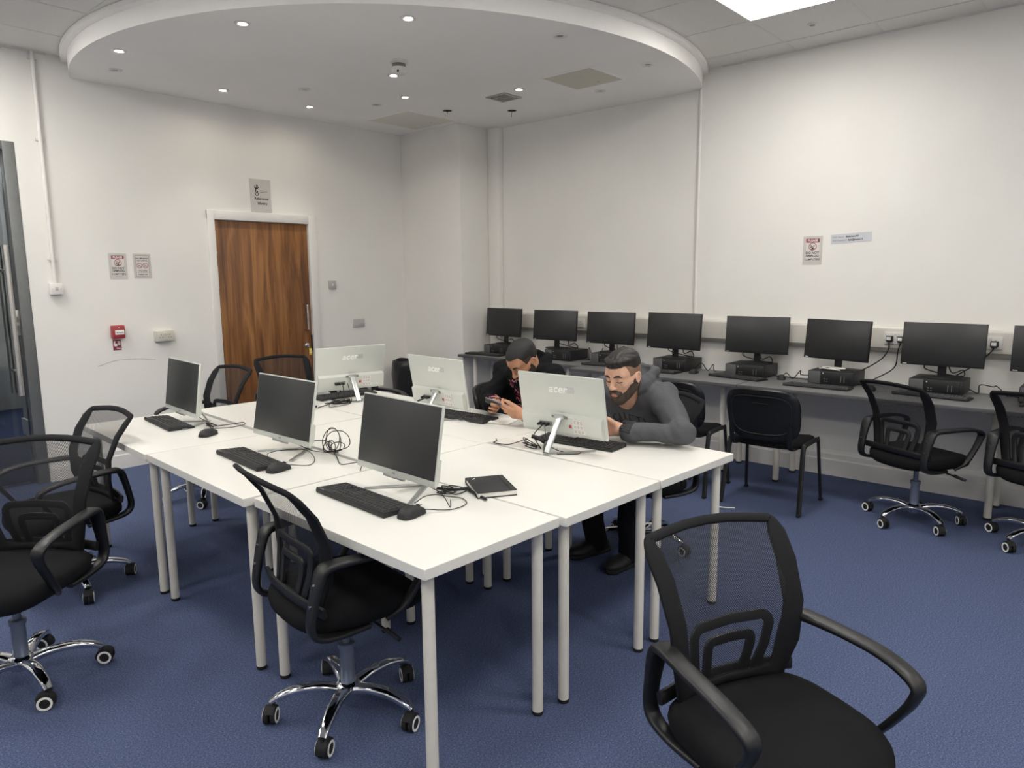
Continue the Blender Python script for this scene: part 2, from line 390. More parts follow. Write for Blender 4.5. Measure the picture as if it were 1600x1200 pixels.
# glass door in a grey aluminium frame
f = MB(); f.box((1.60, YL + 0.055, 1.2675), (0.075, 0.12, 2.535), 0.003); f.box((0.72, YL + 0.055, 2.505), (1.69, 0.12, 0.06), 0.003); f.box((0.20, YL + 0.055, 1.2375), (0.06, 0.10, 2.475), 0.003)
fr = struct(f.build('door_2', M['alu']))
g = MB(); g.box((0.90, YL + 0.055, 1.245), (1.315, 0.012, 2.45)); g.build('glass', M['glass'], fr)
g = MB(); g.box((-0.01, YL + 0.055, 1.245), (0.36, 0.012, 2.45)); g.build('glass', M['glass'], fr)
h = MB(); h.cyl((1.505, YL - 0.04, 0.70), (1.505, YL - 0.04, 1.80), 0.019, seg=20); h.cyl((1.505, YL - 0.04, 0.88), (1.505, YL + 0.05, 0.88), 0.011); h.cyl((1.505, YL - 0.04, 1.62), (1.505, YL + 0.05, 1.62), 0.011)
h.build('handle', M['steel'], fr)
h = MB(); h.cyl((1.505, YL + 0.15, 0.70), (1.505, YL + 0.15, 1.80), 0.019, seg=20); h.cyl((1.505, YL + 0.15, 0.88), (1.505, YL + 0.06, 0.88), 0.011); h.cyl((1.505, YL + 0.15, 1.62), (1.505, YL + 0.06, 1.62), 0.011); h.build('handle', M['steel'], fr)
h = MB(); h.box((1.545, YL + 0.045, 1.235), (0.07, 0.02, 0.19), 0.003); lk = h.build('lock', M['steel'], fr)
h = MB(); h.cyl((1.545, YL + 0.036, 1.20), (1.545, YL + 0.022, 1.20), 0.016); h.box((1.545, YL + 0.03, 1.26), (0.014, 0.02, 0.04), 0.002); h.build('thumb_turn', M['alu'], lk)

# wooden door
f = MB(); fy = YL - 0.010
for x0, x1, z0, z1 in ((3.022, 3.088, 0, 2.14), (4.032, 4.118, 0, 2.14)): f.box(((x0 + x1) / 2, fy, (z0 + z1) / 2), (x1 - x0, 0.024, z1 - z0), 0.005)
f.box((3.57, fy, 2.10), (1.096, 0.0236, 0.08), 0.005)
f.box((3.074, YL + 0.08, 1.035), (0.028, 0.16, 2.07)); f.box((4.046, YL + 0.08, 1.035), (0.028, 0.16, 2.07)); f.box((3.56, YL + 0.08, 2.071), (1.0, 0.158, 0.026))
dr = struct(f.build('door_1', M['gloss']))
l_ = MB(); l_.box((3.56, YL + 0.035, 1.031), (0.936, 0.044, 2.052), 0.002); lf = l_.build('door_leaf', M['wood'], dr)
h = MB(); h.sweep(cr([(3.955, YL + 0.013, 1.03), (3.955, YL - 0.045, 1.035), (3.955, YL - 0.05, 1.06), (3.955, YL - 0.05, 1.25), (3.955, YL - 0.045, 1.275), (3.955, YL + 0.013, 1.28)], 5), 0.010, 12); h.build('handle', M['chrome'], lf)
for z in (1.86, 1.55, 0.35):
    h = MB(); h.box((3.094, YL + 0.008, z), (0.016, 0.012, 0.20), 0.002); h.cyl((3.088, YL - 0.004, z - 0.10), (3.088, YL - 0.004, z + 0.10), 0.007, seg=10); h.build('hinge', M['steel'], lf)
h = MB(); h.lathe([(0.026, 0), (0.026, 0.010), (0.018, 0.014), (0.0, 0.014)], T=Matrix.Translation((3.965, YL + 0.013, 0.875)) @ Matrix.Rotation(PI / 2, 4, 'X')); h.build('lock', M['chrome'], lf)
h = MB(); h.box((4.024, YL + 0.012, 0.90), (0.012, 0.02, 0.16), 0.003); h.build('lock_plate', M['black'], lf)
t = empty('key', (3.968, YL - 0.004, 0.875), 0, 'door key with a yellow tag hanging from the wooden door lock', 'key')
b = MB(); b.box((0, -0.012, 0), (0.003, 0.022, 0.016), 0.001); b.build('key_blade', M['steel'], t)
b = MB(); b.sweep([(0.004 * math.sin(a) + 0.003, -0.022, -0.012 + 0.013 * math.cos(a)) for a in np.linspace(0, 2 * PI, 16)[:-1]], 0.0012, 6, closed=True); b.build('key_ring', M['steel'], t)
b = MB(); b.box((0.012, -0.022, -0.058), (0.030, 0.006, 0.066), 0.004); tg = b.build('tag', M['yellow'], t)
b = MB(); b.box((0.012, -0.0255, -0.058), (0.018, 0.001, 0.03)); b.build('tag_card', M['paper'], tg)

# conduit and its box
t = empty('wall_conduit', (1.805, YL, 1.48), 0, 'white conduit pipe running down the wall to a small white box', 'pipe')
b = MB(); b.cyl((0.0, -0.022, 0.05), (0.0, -0.022, ZC - 1.48 - 0.002), 0.0135, seg=16); b.build('pipe', M['gloss'], t)
for z in (1.66, 1.09, 0.225):
    b = MB(); b.box((0, -0.011, z), (0.06, 0.022, 0.024), 0.004); b.lathe([(0.0165, -0.012), (0.0165, 0.012)], (0, -0.022, z)); b.build('clip', M['white'], t)
b = MB(); b.box((0, -0.022, 0), (0.086, 0.044, 0.086), 0.005); b.lathe([(0.017, 0), (0.017, 0.026)], (0, -0.022, 0.04)); bx = b.build('box', M['white'], t)
b = MB(); b.box((0, -0.0455, 0), (0.02, 0.004, 0.024), 0.001); b.build('spur_switch', M['greyplate'], bx)
for sx in (-0.03, 0.03):
    b = MB(); b.cyl((sx, -0.043, 0), (sx, -0.046, 0), 0.004, seg=10); b.build('screw', M['steel'], bx)
# switch plates
def plate(name, x, z, w, hh, label, cat, rocker):
    t = empty(name, (x, YL - 0.001, z), 0, label, cat)
    b = MB(); b.box((0, -0.006, 0), (w, 0.012, hh), 0.003); b.build('plate', M['greyplate'], t)
    if rocker:
        b = MB(); b.box((0, -0.0135, 0), (0.016, 0.006, 0.026), 0.002, T=Matrix.Rotation(0.1, 4, 'X')); b.build('rocker', M['white'], t)
    return t
plate('light_switch', 4.283, 1.469, 0.088, 0.088, 'square grey light switch beside the wooden door', 'switch', True)
plate('blank_plate', 4.59, 1.066, 0.146, 0.088, 'blank grey wall plate between the wooden door and the corner', 'plate', False)

def double_socket(T, label, group=None, m=None):
    t = bpy.data.objects.new('wall_socket', None); COL.objects.link(t); t.matrix_world = T; tag(t, label, 'socket', group)
    b = MB(); b.box((0, 0, 0.008), (0.146, 0.086, 0.016), 0.003); b.build('face_plate', m or M['white'], t)
    for sx in (-0.036, 0.036):
        b = MB()
        b.box((sx, 0.012, 0.0163), (0.004, 0.009, 0.0012)); b.box((sx - 0.011, -0.010, 0.0163), (0.008, 0.004, 0.0012)); b.box((sx + 0.011, -0.010, 0.0163), (0.008, 0.004, 0.0012)); b.build('outlet', M['hole'], t)
    for sx in (-0.008, 0.008):
        b = MB(); b.box((sx, 0.024, 0.017), (0.010, 0.018, 0.006), 0.0015); b.build('switch', M['white'], t)
    return t
M['cream'] = mat('cream_plastic', (206, 202, 190), 0.4, var=0.02)
t = double_socket(wall_T('L', 2.574, 1.070, 0.04), 'cream double socket on the wall near the red fire alarm point', m=M['cream'])
b = MB(); b.box((0, 0, -0.02), (0.148, 0.09, 0.04), 0.004); b.build('back_box', M['cream'], t)
# fire call point
t = bpy.data.objects.new('fire_call_point', None); COL.objects.link(t); t.matrix_world = wall_T('L', 2.212, 1.128); tag(t, 'red break-glass fire alarm point on the white wall', 'fire alarm')
b = MB(); b.box((0, 0, 0.028), (0.095, 0.105, 0.056), 0.008); b.build('housing', M['red'], t)
b = MB(); b.box((0.004, -0.004, 0.0568), (0.068, 0.036, 0.003), 0.001); w = b.build('window', M['whitei'], t)
b = MB(); b.cyl((0.004, -0.004, 0.058), (0.004, -0.004, 0.0592), 0.005); b.box((-0.014, -0.004, 0.0587), (0.016, 0.005, 0.0006)); b.box((0.022, -0.004, 0.0587), (0.016, 0.005, 0.0006)); b.build('arrows', M['ink'], w)
b = MB(); b.cyl((0, 0.033, 0.055), (0, 0.033, 0.058), 0.004); b.build('indicator', M['white'], t)
# signs
def sheet(side, a, z, w, h, label, off=0.0, m=None, rot=0.0, cat='sign', name='wall_sign'):
    t = bpy.data.objects.new(name, None); COL.objects.link(t); t.matrix_world = wall_T(side, a, z, off) @ Matrix.Rotation(rot, 4, 'Z'); tag(t, label, cat)
    b = MB(); b.box((0, 0, 0.0012), (w, h, 0.0024)); b.build('laminate', m or M['lam'], t)
    return t
TZ = Matrix.Translation
def ringm(b, x, y, R, r, z=0.0034): b.sweep([(x + R * math.cos(a), y + R * math.sin(a), z) for a in np.linspace(0, 2 * PI, 33)[:-1]], (r, 0.0004), 8, closed=True, nrm=(0, 0, 1))
def unplug_sign(side, a, z, w, h, label):
    t = sheet(side, a, z, w, h, label)
    s = h / 0.2
    b = MB(); b.box((0, 0.004 * s, 0.0027), (0.094 * s, 0.158 * s, 0.0006)); b.build('paper', M['lami'], t)
    b = MB(); b.box((0, 0.069 * s, 0.0032), (0.094 * s, 0.027 * s, 0.0006)); hd = b.build('heading_band', M['redink'], t)
    text_obj('PLEASE', 0.023 * s, M['whitei'], hd, TZ((0, 0.0692 * s, 0.0037)), bold=0.0007)
    b = MB(); ringm(b, 0, 0.026 * s, 0.026 * s, 0.0022 * s); b.box((0, 0, 0), (0.05 * s, 0.0036 * s, 0.0008), T=TZ((0, 0.026 * s, 0.0034)) @ Matrix.Rotation(-PI / 4, 4, 'Z'))
    b.build('no_entry_symbol', M['redink'], t)
    b = MB(); b.box((-0.010 * s, 0.022 * s, 0.0034), (0.006 * s, 0.014 * s, 0.0006)); b.box((0.010 * s, 0.032 * s, 0.0034), (0.008 * s, 0.008 * s, 0.0006)); b.cyl((0.001 * s, 0.014 * s, 0.0031), (0.001 * s, 0.014 * s, 0.0037), 0.006 * s); b.box((0, 0.006 * s, 0.0034), (0.022 * s, 0.004 * s, 0.0006)); b.build('plug_pictogram', M['ink'], t)
    text_obj('DO NOT', 0.023 * s, M['ink'], t, TZ((0, -0.018 * s, 0.0034)), bold=0.0007)
    text_obj('UNPLUG', 0.023 * s, M['ink'], t, TZ((0, -0.039 * s, 0.0034)), bold=0.0007)
    text_obj('COMPUTERS', 0.0195 * s, M['ink'], t, TZ((0, -0.064 * s, 0.0034)), bold=0.0005, sx=0.95)
    return t
unplug_sign('L', 2.268, 1.652, 0.135, 0.20, 'laminated red-headed notice on unplugging computers above the fire alarm point')
unplug_sign('R', 1.981, 1.717, 0.142, 0.212, 'laminated red-headed notice on unplugging computers beside the wifi details strip')
t = sheet('L', 2.455, 1.652, 0.138, 0.20, 'laminated no smoking notice with two red circles beside the unplug notice')
b = MB(); b.box((0, 0, 0.0027), (0.108, 0.168, 0.0006)); b.build('paper', M['lami'], t)
b = MB()
for q in ((0, 0.083, 0.106, 0.002), (0, -0.083, 0.106, 0.002), (-0.052, 0, 0.002, 0.168), (0.052, 0, 0.002, 0.168)): b.box((q[0], q[1], 0.0033), (q[2], q[3], 0.0005))
b.build('border', M['ink'], t)
text_obj('NO SMOKING', 0.0165, M['ink'], t, TZ((0, 0.062, 0.0034)), bold=0.0004, sx=0.95); text_obj('NO VAPING', 0.0165, M['ink'], t, TZ((0, 0.043, 0.0034)), bold=0.0004, sx=0.95)
for sx in (-0.024, 0.024):
    b = MB(); ringm(b, sx, 0.004, 0.020, 0.0020); b.box((0, 0, 0), (0.038, 0.003, 0.0008), T=TZ((sx, 0.004, 0.0034)) @ Matrix.Rotation(-PI / 4, 4, 'Z')); sy = b.build('no_entry_symbol', M['redink'], t)
    b = MB(); b.box((0, 0, 0), (0.024, 0.004, 0.0006), T=TZ((sx, 0.0, 0.0033)) @ Matrix.Rotation(0.3, 4, 'Z')); b.build('pictogram', M['ink'], sy)
text_obj('THIS IS A SMOKE', 0.0105, M['ink'], t, TZ((0, -0.036, 0.0034)), bold=0.0002, sx=0.9); text_obj('& VAPE FREE SITE', 0.0105, M['ink'], t, TZ((0, -0.048, 0.0034)), bold=0.0002, sx=0.9)
text_obj('THANK YOU', 0.013, M['ink'], t, TZ((0, -0.068, 0.0034)), bold=0.0004)
# fire label under the call point
t = sheet('L', 2.207, 1.020, 0.062, 0.086, 'small red and white fire action label under the alarm point', m=M['redink'])
b = MB(); b.prism([(-0.026, 0.006), (-0.020, 0.034), (-0.012, 0.034), (-0.014, 0.012), (0.0, 0.010), (0.003, -0.004), (-0.006, -0.012), (-0.022, -0.010)], 0.0024, 0.003); b.build('hand_symbol', M['whitei'], t)
for k, (x, y, w) in enumerate(((0.016, 0.026, 0.022), (0.016, 0.014, 0.022), (0.016, 0.002, 0.018), (0.010, -0.020, 0.034), (0.010, -0.030, 0.034))):
    b = MB(); b.box((x, y, 0.0028), (w, 0.004 if k > 2 else 0.007, 0.0006)); b.build('printed_line', M['whitei'], t)
# reference library notice
t = sheet('L', 3.553, 2.296, 0.205, 0.292, 'laminated Reference Library notice above the wooden door', off=0.003)
text_obj('Reference', 0.034, M['ink'], t, TZ((0.005, -0.028, 0.003)), bold=0.0008); text_obj('Library', 0.034, M['ink'], t, TZ((0.012, -0.070, 0.003)), bold=0.0008)
b = MB()
for a, r in ((-0.9, 0.03), (-0.45, 0.036), (0.0, 0.04), (0.45, 0.036), (0.9, 0.03)):
    b.sweep([(-0.04 + 0.012 * math.sin(a), 0.058, 0.0028), (-0.04 + r * math.sin(a), 0.058 + r * math.cos(a), 0.0028)], (0.0028, 0.0004), 8, nrm=(0, 0, 1))
b.sweep(cr([(-0.052, 0.070, 0.0028), (-0.040, 0.056, 0.0028), (-0.028, 0.070, 0.0028)], 4), (0.005, 0.0004), 8, nrm=(0, 0, 1))
b.sweep(cr([(-0.046, 0.062, 0.0028), (-0.048, 0.035, 0.0028), (-0.038, 0.020, 0.0028), (-0.028, 0.032, 0.0028), (-0.040, 0.044, 0.0028)], 5), (0.004, 0.0004), 8, nrm=(0, 0, 1))
b.sweep(cr([(-0.058, 0.020, 0.0028), (-0.045, 0.002, 0.0028), (-0.028, 0.003, 0.0028), (-0.020, 0.020, 0.0028)], 5), (0.004, 0.0004), 8, nrm=(0, 0, 1))
b.build('crest', M['ink'], t)
for y in (0.043, 0.031):
    b = MB(); b.box((0.030, y, 0.0027), (0.075, 0.005, 0.0005)); b.build('crest_wording', M['grey_ink'], t)
# wifi strip
t = sheet('R', 1.709, 1.800, 0.285, 0.066, 'curled white paper strip with wifi name and password on the wall', m=M['strip'], rot=0.045)
text_obj('WiFi Name:', 0.017, M['grey_ink'], t, TZ((-0.130, 0.011, 0.003)), align='LEFT'); text_obj('BeltmannAP', 0.0175, M['ink'], t, TZ((-0.034, 0.011, 0.003)), align='LEFT', bold=0.0005)
text_obj('Wifi Password:', 0.017, M['grey_ink'], t, TZ((-0.130, -0.014, 0.003)), align='LEFT'); text_obj('Belt@mann12', 0.0175, M['ink'], t, TZ((-0.020, -0.014, 0.003)), align='LEFT', bold=0.0005)
# scuff marks on the wall
b = MB(); b.sweep([(p.x, YL - 0.0006, p.z) for p in cr([(2.05, 0, 0.86), (2.2, 0, 0.895), (2.38, 0, 0.89), (2.5, 0, 0.87)], 6)], (0.0035, 0.0004), 6, nrm=(0, -1, 0))
M['scuff'] = mat('scuffed_paint', (204, 199, 188), 0.8, var=0.1)
tag(b.build('scuff_mark', M['scuff']), 'thin grey scuff curving across the white wall under the alarm label', 'scuff')
b = MB(); b.sweep([(1.905, YL - 0.0006, 0.50), (1.915, YL - 0.0006, 0.42)], (0.006, 0.0004), 6, nrm=(0, -1, 0)); tag(b.build('scuff_mark', M['scuff']), 'short brownish smudge low on the wall beside the glass door', 'scuff')

# ceiling fittings
def downlight(x, y, lit, label):
    t = empty('downlight', (x, y, ZS), 0, label, 'downlight', 'lit recessed downlights' if lit else 'unlit recessed downlights')
    b = MB(); b.lathe([(0.021, -0.0005), (0.032, -0.008), (0.044, -0.007), (0.049, 0.0), (0.046, 0.002)], seg=32, cap=False); b.lathe([(0.021, -0.0005), (0.030, 0.002)], seg=32, cap=False); b.build('trim_ring', M['white'], t)
    b = MB(); b.lathe([(0.0, -0.002), (0.016, -0.0025), (0.0215, -0.0012), (0.0215, 0.001), (0, 0.001)], seg=24, cap=False); b.build('lamp', M['lamp'] if lit else M['lampoff'], t)
    if lit:      # the lamp's own beam: a 70 degree spot just under the glass
        l = bpy.data.lights.new('beam', 'SPOT'); l.energy = 5.0; l.spot_size = math.radians(80); l.spot_blend = 0.7; l.shadow_soft_size = 0.02; l.color = (1.0, 0.95, 0.88)
        o = bpy.data.objects.new('beam', l); COL.objects.link(o); o.parent = t; o.location = (0, 0, -0.012)
    return t
for x, y, lab in ((2.046, 5.295, 'lit downlight closest to the rim above the white conduit'), (2.341, 4.211, 'lit downlight near the curved rim, second along from the conduit'), (2.958, 3.428, 'lit downlight beyond the smoke alarm towards the curved rim'),
                  (3.005, 5.781, 'lit downlight above the wall over the no smoking notice'), (3.811, 5.782, 'lit downlight above the wooden door'), (3.677, 4.449, 'lit downlight just behind the smoke alarm'),
                  (4.171, 4.904, 'lit downlight in the middle, facing the larger beige access panel edge'), (4.646, 4.039, 'lit downlight beside the small square air vent')):
    downlight(x, y, True, lab)
for x, y, lab in ((2.199, 5.79, 'unlit downlight in the tip of the round ceiling near the conduit'), (3.442, 5.282, 'unlit downlight in front of the wooden door'), (4.167, 5.29, 'unlit downlight beside the access panel near the corner pillar'),
                  (3.819, 2.973, 'unlit downlight near the rim in front of the square beige access panel'), (4.75, 2.897, 'unlit downlight at the rim near the desk wall'), (5.142, 3.582, 'unlit downlight between the beige access panel and desk wall')):
    downlight(x, y, False, lab)
for x, y, lab in ((4.773, 5.024, 'dark empty downlight hole nearer the corner pillar'), (5.186, 4.597, 'dark empty downlight hole with a dangling wire near the desk wall')):
    t = empty('ceiling_hole', (x, y, ZS), 0, lab, 'hole')
    b = MB(); b.lathe([(0.0, -0.001), (0.041, -0.0012), (0.043, 0.001), (0, 0.001)], cap=False); b.build('cutout', M['hole'], t)
    b = MB(); b.sweep(cr([(0, 0, 0), (0.004, 0.003, -0.015), (-0.006, 0.0, -0.035), (-0.002, 0.004, -0.055)], 5), 0.002, 6); b.build('wire', M['cable'], t)
t = empty('smoke_detector', (3.467, 4.134, ZS), 0, 'white smoke alarm with a grey base on the round ceiling', 'smoke alarm')
b = MB(); b.lathe([(0.062, 0), (0.062, -0.016), (0.052, -0.022)]); b.build('base', M['white'], t)
b = MB(); b.lathe([(0.048, -0.020), (0.048, -0.046)]); b.build('sensor_chamber', M['lampoff'], t)
b = MB(); b.lathe([(0.052, -0.046), (0.055, -0.062), (0.050, -0.080), (0.036, -0.092), (0.0, -0.094)], cap=False); b.lathe([(0.052, -0.046), (0.0, -0.0461)], cap=False); b.build('cap', M['white'], t)
for sx in (-0.012, 0.012):
    b = MB(); b.cyl((sx - 0.024, -0.030, -0.080), (sx - 0.028, -0.038, -0.079), 0.007); b.build('indicator', M['hole'], t)
t = empty('air_vent', (4.752, 4.305, ZS), 0, 'small square grey air vent in the round ceiling', 'vent')
b = MB()
for q in ((0, 0.1, 0.22, 0.024), (0, -0.1, 0.22, 0.024), (0.1, 0, 0.024, 0.22), (-0.1, 0, 0.024, 0.22)): b.box((q[0], q[1], -0.004), (q[2], q[3], 0.009), 0.002)
b.build('frame', M['ventm'], t)
for k in range(7):
    b = MB(); b.box((0, 0, 0), (0.178, 0.018, 0.002), T=TZ((0, -0.078 + k * 0.026, -0.003)) @ Matrix.Rotation(0.5, 4, 'X')); b.build('slat', M['ventm'], t)
for x, y, w, d, lab in ((4.737, 3.463, 0.47, 0.47, 'square beige access panel in the round ceiling over the desks'), (4.812, 5.568, 0.625, 0.61, 'beige access panel in the round ceiling beside the corner pillar')):
    t = empty('access_panel', (x, y, ZS), 0, lab, 'access panel')
    b = MB(); b.box((0, 0, -0.003), (w, d, 0.006), 0.001); b.build('frame', M['soffit'], t)
    b = MB(); b.box((0, 0, -0.006), (w - 0.03, d - 0.03, 0.004), 0.001); b.build('panel', M['hatch' if y < 5 else 'hatchp'], t)
    b = MB(); b.cyl((w * 0.3, -d * 0.1, -0.007), (w * 0.3, -d * 0.1, -0.010), 0.009); b.build('latch', M['ventm'], t)
t = empty('ceiling_sensor', (5.155, 1.884, ZC), 0, 'small round white fitting on a ceiling tile beside the light panel', 'sensor')
b = MB(); b.lathe([(0.034, 0), (0.034, -0.004), (0.022, -0.008), (0.021, -0.004)], cap=True); b.build('ring', M['white'], t); b = MB(); b.lathe([(0.019, -0.003), (0.017, -0.006), (0, -0.007)], cap=False); b.build('eye', M['lampoff'], t)
for i, (kx, ky) in enumerate(((0, 0), (3, 0), (9, 0), (3, 3), (6, 3), (9, 3), (1, 6), (5, 6), (9, 6), (6, -3), (9, -3), (6, -6), (9, -6))):  # first panel is visible; the rest are unseen, added to even out the light
    x = GX - (kx + 0.5) * GP; y = GY - (ky + 0.5) * GP
    t = empty('ceiling_light', (x, y, ZC), 0, 'bright square ceiling light panel at the edge of the tiled ceiling' if i == 0 else 'square ceiling light panel added out of view to even the light', 'light', None if i == 0 else 'added ceiling light panels')
    b = MB(); w = 0.571
    for q in ((0, w / 2 - 0.006, w, 0.012), (0, -w / 2 + 0.006, w, 0.012), (w / 2 - 0.006, 0, 0.012, w), (-w / 2 + 0.006, 0, 0.012, w)): b.box((q[0], q[1], -0.003), (q[2], q[3], 0.008))
    b.build('frame', M['white'], t); b = MB(); b.box((0, 0, -0.002), (w - 0.024, w - 0.024, 0.004)); b.build('diffuser', M['panel'], t)

# dado trunking with sockets and plugs
def trunking(x, y0, y1, label):
    t = empty('dado_trunking', (x - 0.0015, y0, 0.985), 0, label, 'trunking')
    L = y1 - y0
    b = MB(); b.rings([[(-a, y, z) for a, z in ((0, 0.03), (0.05, 0.03), (0.05, 0.165), (0.042, 0.178), (0, 0.182))] for y in (0, L)]); b.build('cover', M['trunk'], t, ang=20)
    b = MB(); b.rings([[(-a, y, z) for a, z in ((0, 0), (0.034, 0.0), (0.049, 0.029), (0, 0.029))] for y in (0, L)]); b.build('lower_lip', M['trunkshade'], t, ang=20)
    return t
trunking(XR, YB + 0.1, 2.93, 'white cable trunking along the wall behind the nearer desks'); trunking(XRR, 2.965, 5.18, 'white cable trunking along the wall in the far stretch by the pillar')
SKT = [('R', 1.35, 'white double socket on the trunking between the sixth and seventh monitors'), ('R', 0.79, 'white double socket on the trunking beside the widest nearest monitor'), ('RR', 4.165, 'white double socket on the trunking between the second and third monitors from the pillar')]
for sd, y, lab in SKT: double_socket(wall_T(sd, y, 1.085, 0.05), lab)
def plug(sd, y, z, lab):
    t = bpy.data.objects.new('plug', None); COL.objects.link(t); t.matrix_world = wall_T(sd, y, z, 0.0665); tag(t, lab, 'plug')
    b = MB(); b.rings([[(x * s, yy * s, zz) for x, yy in ((-0.024, -0.012), (-0.014, -0.024), (0.014, -0.024), (0.024, -0.012), (0.022, 0.022), (-0.022, 0.022))] for s, zz in ((1.0, 0), (1.0, 0.014), (0.8, 0.030), (0.7, 0.034))]); b.build('body', M['black'], t)
    b = MB(); b.box((0, 0.004, 0.0345), (0.028, 0.022, 0.002), 0.0008); b.build('label_sticker', M['whitei'], t)
    return Vector(t.matrix_world @ Vector((0, -0.026, 0.012)))
PL = [plug('R', 1.386, 1.080, 'black mains plug with a white sticker by the monitor with white cables'), plug('R', 1.314, 1.078, 'second black mains plug, half behind the edge of the nearest full monitor'), plug('R', 0.758, 1.075, 'tilted black mains plug with a white label beside the nearest full monitor')]
def cable(pts, label, r=0.0032, m=None, n=7, group=None, name='cable', z0=None):
    q = cr(pts, n)
    o = Vector(pts[0]); b = MB(); b.sweep([p - o for p in q], r, 7); c = b.build(name, m or M['cable'], None, o, ang=180); return tag(c, label, 'cable', group)
# ------------------------------------------------------------------ white tables
TH = 0.73
def make_table(L, label, loc, rz):
    t = empty('white_table', loc, rz, label, 'table', 'white tables pushed together')
    b = MB(); b.box((0.3, L / 2, TH - 0.017), (0.6, L, 0.034), 0.0016, seg=1); b.build('tabletop', M['table'], t)
    for x in (0.055, 0.545):
        for y in (0.055, L - 0.055):
            b = MB(); b.cyl((x, y, 0.010), (x, y, TH - 0.034), 0.0195, seg=24); b.box((x, y, TH - 0.037), (0.09, 0.09, 0.006), 0.002); lg = b.build('leg', M['legw'], t)
            b = MB(); b.lathe([(0.0185, 0), (0.0205, 0.003), (0.0205, 0.013), (0.0195, 0.0145)], (x, y, 0)); b.build('foot', M['rub'], lg)
    return t
R_ = math.radians
TABS = [(1.275, 1.476, -1.6, 'white table in front carrying the computer nearest the camera'), (1.884, 1.438, -1.7, 'white table with the black notebook lying over its near seam'), (2.489, 1.418, -2.9, 'white table where the man in the grey hoodie rests his arms'),
        (1.271, 2.497, -2.8, 'white table under the computer beside the big ball of tangled cable'), (1.897, 2.455, -2.8, 'white table in the very middle of the block'), (2.503, 2.424, -2.7, 'white table where the man with the phone sits'),
        (1.313, 3.508, -3.0, 'white table at the far end under the small side-on computer'), (1.945, 3.470, -3.0, 'white table with the white plug adapter, at the far end of the block'), (2.557, 3.435, -3.0, 'white table under the computer turned towards the wooden door')]
tb = make_table(1.0, TABS[0][3], (TABS[0][0], TABS[0][1], 0), R_(TABS[0][2]))
for x, y, a, lab in TABS[1:8]:
    c = copy_tree(tb); c.location = (x, y, 0); c.rotation_euler = (0, 0, R_(a)); c['label'] = lab
make_table(0.8, TABS[8][3], (TABS[8][0], TABS[8][1], 0), R_(TABS[8][2]))

# ------------------------------------------------------------------ long grey desks along the wall
DH = 0.745
def desk(x0, y0, y1, x1, legs, label):
    t = empty('wall_desk', (x0, y0, 0), 0, label, 'desk', 'grey desks along the wall'); L = y1 - y0; D = x1 - x0
    b = MB(); b.box((D / 2 + 0.004, L / 2, DH - 0.0125), (D - 0.008, L - 0.008, 0.025), 0.001); b.build('desktop', M['desk'], t)
    b = MB(); b.box((0.0025, L / 2, DH - 0.0125), (0.006, L - 0.004, 0.0255), 0.002); b.box((D / 2, 0.0025, DH - 0.0125), (D, 0.005, 0.0255), 0.002); b.box((D / 2, L - 0.0025, DH - 0.0125), (D, 0.005, 0.0255), 0.002); b.build('edging', M['deskedge'], t)
    b = MB(); b.box((D * 0.5, L / 2, DH - 0.045), (0.03, L - 0.3, 0.04), 0.002); b.build('rail', M['legw'], t)
    for y, xx in legs:
        for x in (xx, D - 0.06):
            b = MB(); b.cyl((x, y - y0, 0.012), (x, y - y0, DH - 0.025), 0.022, seg=20); lg = b.build('leg', M['legw'], t)
            b = MB(); b.lathe([(0.021, 0), (0.0235, 0.003), (0.0235, 0.014), (0.022, 0.016)], (x, y - y0, 0)); b.build('foot', M['rub'], lg)
    return t
desk(4.97, 0.435, 2.23, 5.612, ((2.01, 0.25), (0.664, 0.262)), 'long grey desk under the two monitors nearest the camera')
desk(4.97, 2.235, 3.765, 5.612, ((2.45, 0.25), (3.55, 0.25)), 'long grey desk behind the man in the grey hoodie')
desk(5.15, 3.77, 5.345, 5.64, ((3.98, 0.10), (5.19, 0.10)), 'long grey desk with its end against the corner pillar')
desk(4.97, -1.365, 0.43, 5.612, ((0.2, 0.25), (-1.2, 0.25)), 'long grey desk running out of view past the mesh chairs')

